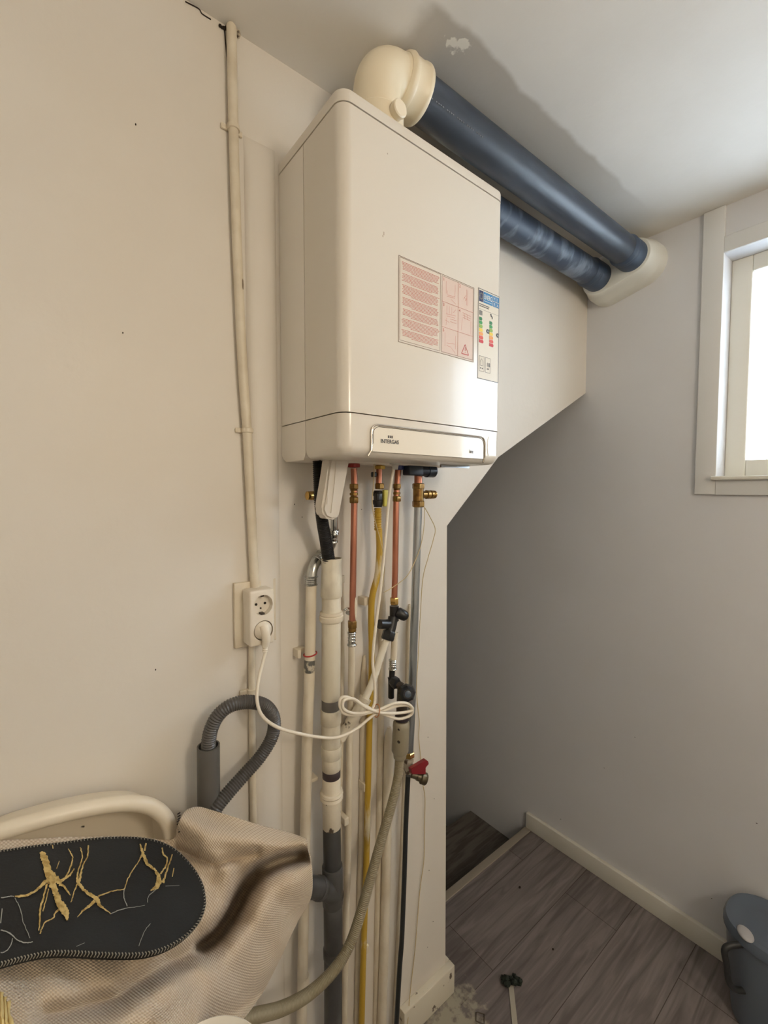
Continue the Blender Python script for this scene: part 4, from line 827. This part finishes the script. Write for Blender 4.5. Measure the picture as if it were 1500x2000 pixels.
for sd, L in enumerate([
  [(268, 395, 3), (285, 420, 6.5), (300, 470, 7), (320, 530, 7.5), (335, 570, 8), (350, 620, 7.5), (370, 670, 6), (385, 720, 7), (410, 760, 8.5), (435, 800, 7), (445, 850, 1.5)],
  [(345, 540, 5), (375, 580, 6), (395, 590, 4), (430, 570, 2), (465, 545, 1.6), (490, 505, 1)], [(330, 590, 4), (300, 590, 3.5), (270, 620, 2.5), (230, 655, 2), (180, 680, 2.4), (130, 690, 2.4), (95, 692, 1.2)],
  [(390, 610, 3), (420, 620, 2), (445, 655, 1.6), (465, 685, .8)], [(430, 565, 1.5), (455, 520, 1.3), (480, 440, 1.3), (468, 400, 1.2), (450, 372, .8)], [(310, 605, 1.6), (290, 680, 1.6), (265, 770, 2), (262, 850, 1.4), (255, 920, 1)],
  [(320, 640, 1), (300, 720, 1), (280, 790, 1.2)], [(400, 770, 2), (365, 800, 1.6), (350, 835, 1.2), (300, 860, 1.2), (275, 905, 1.2), (262, 940, 1)], [(375, 505, .8), (390, 455, .8)],
  [(532, 362, 1), (545, 430, 1.2), (520, 510, 1.4), (510, 570, 2), (525, 610, 3.5), (560, 650, 2.6), (600, 680, 3.6), (640, 705, 4.4), (655, 740, 3.6), (685, 768, 1.6), (735, 805, .8)],
  [(585, 350, 1.2), (580, 420, 1.2), (550, 480, 1.2), (535, 540, 2), (525, 590, 2.5)], [(515, 600, 1.4), (490, 660, 1), (470, 730, .7)], [(625, 720, 3.4), (590, 755, 2.6), (550, 785, 1.6), (512, 828, .6)], [(650, 690, 1.8), (720, 662, 1), (770, 650, 1), (825, 640, 1)],
  [(825, 640, 1), (850, 570, 1), (885, 510, 1), (920, 455, 1), (945, 410, 1.8)], [(930, 340, 1.2), (945, 390, 2.4), (955, 420, 3.2), (975, 465, 3), (1000, 490, 2.4), (1030, 515, 2), (1050, 550, 3.6), (1055, 590, 5), (1040, 625, 4.4), (1000, 650, 1)],
  [(970, 335, 1.6), (960, 385, 2)], [(1075, 365, 1.2), (1085, 405, 1.6), (1110, 435, 1.2), (1105, 480, 1.6), (1065, 540, 1.4)], [(1145, 410, 1), (1120, 480, 1.4), (1095, 560, 1.6), (1080, 600, 3)], [(1155, 500, .8), (1145, 560, .8)], [(345, 345, 1), (348, 370, 1)]]): vein(bm, Z(L), 1.2, seed=sd)
gold = mat('gold_foil_marbling', (216, 190, 126), .35, .45, var=(176, 146, 84), vscale=120, vlo=.45, vhi=.6, bump=.4, bscale=300)
obj('gold_marbling', bm, gold, mt)
bm = new()
for sd, L in enumerate([[(825, 640, .8), (822, 700, .8), (845, 755, .8)], [(735, 805, .8), (800, 778, .8), (860, 765, .6), (960, 750, .4)], [(0, 915, 1), (60, 935, 1.3), (110, 980, 1), (165, 1000, 1.2), (215, 992, 1)], [(95, 700, .6), (130, 770, .7), (150, 860, .7), (180, 930, .6), (195, 970, .6)], [(80, 970, .7), (60, 1030, .8), (25, 1062, .8), (0, 1066, .8)],
   [(1000, 870, .5), (960, 920, .6), (920, 1020, .6)], [(560, 1000, .4), (505, 1025, .5)], [(5, 700, 1), (60, 690, .8), (90, 690, .8)], [(10, 770, 1), (0, 870, 1.4)], [(1040, 640, .6), (985, 690, .6), (980, 730, .5)], [(1100, 620, .5), (1190, 615, .4)]]): vein(bm, Z(L), .7, seed=sd+50)
obj('grey_marbling', bm, mat('pale_grey_vein', (150, 150, 142), .5), mt)
bm = new(); Q = OUT+[OUT[0]]; PP = resample([V((x, y, 0)) for x, y in OUT], 6.6); cxm, cym = 150, 1755
for k in range(1, len(PP)-1):
    x, y = PP[k].x, PP[k].y; t_ = PP[k+1]-PP[k-1]; l = t_.length; nx, ny = t_.y/l, -t_.x/l
    if (cxm-x)*nx+(cym-y)*ny < 0: nx, ny = -nx, -ny
    tube(bm, [mp_(x-nx*.6, y-ny*.6, -.003), mp_(x, y, .0010), mp_(x+nx*4.2+t_.x/l*1.5, y+ny*4.2+t_.y/l*1.5, .0008)], .00055, 5, 3)
obj('edge_stitching', bm, mat('grey_black_thread', (142, 138, 128), .8), mt)

# pale yellow striped cloth at the lower left
bm = new(); N = 24
def yc(x, y): return base(x, y)-.032-.006*math.sin((x+y)*.08)
ol = [(-60, 1900), (0, 1935), (14, 1955), (22, 1985), (24, 2070), (-60, 2070)]
T_, B_ = spl([(-60, 1905), (-20, 1925), (2, 1938), (14, 1956)]), spl([(-60, 2070), (-30, 2070), (0, 2070), (26, 2070)])
gr = [[bm.verts.new(at(*[lerp(pline(T_, i/N)[k], pline(B_, i/N)[k], j/N) for k in range(2)], yc(0, lerp(1940, 2070, j/N))-.003*math.sin(i*1.6))) for i in range(N+1)] for j in range(N+1)]
for j in range(N):
    for i in range(N): bm.faces.new((gr[j][i], gr[j+1][i], gr[j+1][i+1], gr[j][i+1]))
bmesh.ops.recalc_face_normals(bm, faces=bm.faces[:])
yo = obj('yellow_cloth', bm, mat('pale_yellow_ribbed_fabric', (214, 192, 132), .8, bump=.4, bscale=150)); tag(yo, 'pale yellow ribbed cloth corner on the beige cloth', 'cloth'); md = yo.modifiers.new('t', 'SOLIDIFY'); md.thickness = .003
# white bowl at the bottom
p = at(395, 2062, -.40); p.z = .925; c0 = p; q = at(395, 1990, p.y+.0)
q = at(395, 1989, .872, 2); dh = q-CAM; dh.z = 0; dh.normalize(); bc = q-dh*.0715; bc.z = .80; bm = new(); lathe(bm, bc, bc+V((0, 0, 1)), [(0, .035), (.004, .045), (.05, .066), (.066, .0700), (.069, .0715), (.070, .0700), (.066, .0680), (.05, .063), (.006, .042), (.005, .002)], 48)
tag(obj('white_bowl', bm, mat('white_glazed_bowl', (230, 226, 216), .2, coat=.5)), 'white bowl rim under the edge of the beige cloth', 'bowl')

# ------------------------------------------------------------------ mop bucket at the right
cx_, cy_ = 1.198, -.668
bk = thing('mop_bucket', 'dark slate plastic bin with side handle by the right skirting', 'bucket', (1.198, -.668, 0))
slate = mat('slate_plastic', (104, 115, 130), .38); slate2 = mat('dark_slate_lid', (92, 103, 118), .22)
def oval(rx, ry, z, n=40, dz=0): return [V((cx_+rx*math.copysign(abs(math.cos(a))**.8, math.cos(a)), cy_+ry*math.copysign(abs(math.sin(a))**.8, math.sin(a)), z+dz*math.sin(a))) for a in [2*PI*k/n for k in range(n)]]
def loft(bm, rings, cap=True):
    rr = [[bm.verts.new(p) for p in r] for r in rings]; n = len(rr[0])
    for a, c in zip(rr, rr[1:]):
        for k in range(n): bm.faces.new((a[k], a[(k+1) % n], c[(k+1) % n], c[k]))
    if cap: bm.faces.new(rr[0][::-1]); bm.faces.new(rr[-1])
    bmesh.ops.recalc_face_normals(bm, faces=bm.faces[:]); return bm
bm = loft(new(), [oval(.085, .105, 0), oval(.088, .108, .01), oval(.106, .128, .262, dz=.0)]); obj('body', bm, slate, bk)
bm = loft(new(), [oval(.108, .130, .262), oval(.112, .134, .266), oval(.112, .134, .282), oval(.106, .128, .292), oval(.094, .114, .294), oval(.080, .098, .286), oval(.060, .075, .290), oval(.03, .04, .297), oval(.002, .002, .299)]); ld = obj('lid', bm, slate2, bk)
b3 = at(1456, 1821, .300, 2); bm = new(); bmesh.ops.create_uvsphere(bm, u_segments=24, v_segments=12, radius=1, matrix=Matrix.Translation((b3.x, b3.y, .296)) @ Matrix.Rotation(.6, 4, 'Z') @ Matrix.Diagonal((.026, .018, .008, 1))); obj('button', bm, mat('pale_grey_button', (176, 176, 180), .3), ld)
bm = new(); DL = -rt; hb = V((cx_, cy_, 0)); h0 = [hb+DL*.112+V((0, 0, .262)), hb+DL*.150+V((0, 0, .258)), hb+DL*.166+V((0, 0, .243)), hb+DL*.158+V((0, 0, .200)), hb+DL*.150+V((0, 0, .150)), hb+DL*.132+V((0, 0, .128)), hb+DL*.098+V((0, 0, .122))]
tube(bm, h0, .008, 12, 5); obj('side_handle', bm, mat('black_handle_plastic', (44, 46, 48), .45), bk)

# ------------------------------------------------------------------ litter on the floor
lt = thing('cleaning_brush', 'small dark green clump on a pale flat strip lying on floor', 'litter', at(1000, 1918, 0, 2))
bm = new(); rr = random.Random(5)
for k in range(26):
    p = at(982+rr.random()*36, 1908+rr.random()*14, .004+rr.random()*.016, 2); bmesh.ops.create_icosphere(bm, subdivisions=1, radius=.005+rr.random()*.005, matrix=Matrix.Translation((p.x, p.y, max(p.z, .008))))
obj('clump', bm, mat('dark_green_fibre', (28, 38, 32), .8), lt)
bm = new(); a_, c_ = at(998, 1924, .004, 2), at(1012, 2060, .004, 2); n_ = (c_-a_).cross(V((0, 0, 1))).normalized()*.0075
vs = [a_-n_, a_+n_, c_+n_, c_-n_]; t0 = [bm.verts.new((v.x, v.y, .004)) for v in vs]; t1 = [bm.verts.new((v.x, v.y, .0005)) for v in vs]; bm.faces.new(t0); bm.faces.new(t1[::-1])
for k in range(4): bm.faces.new((t0[k], t1[k], t1[(k+1) % 4], t0[(k+1) % 4]))
bmesh.ops.recalc_face_normals(bm, faces=bm.faces[:]); obj('strip', bm, mat('pale_strip', (176, 170, 156), .5), lt)
bm = new(); P = [at(x, y, .003, 2) for x, y in ((932, 1976), (946, 1981), (946, 1998), (943, 1999), (930, 1994), (930, 1978))]; tube(bm, P+[P[0]], .0016, 8, 1, closed=True)
tag(obj('wire_clip', bm, mat('dull_wire', (120, 112, 104), .35, .7)), 'small bent square metal clip lying on the floor', 'clip')
for k, (x, y, r_, lab) in enumerate(((1015, 1733, .006, 'dark crumb lying alone in the middle of the floor'), (1080, 1854, .0045, 'tiny dark crumb on floor between brush and bin'))):
    bm = new(); p = at(x, y, r_*.5, 2); bmesh.ops.create_icosphere(bm, subdivisions=1, radius=r_, matrix=Matrix.Translation((p.x, p.y, r_*.5)) @ Matrix.Diagonal((1, .8, .5, 1))); tag(obj('crumb', bm, dirt_m), lab, 'debris')
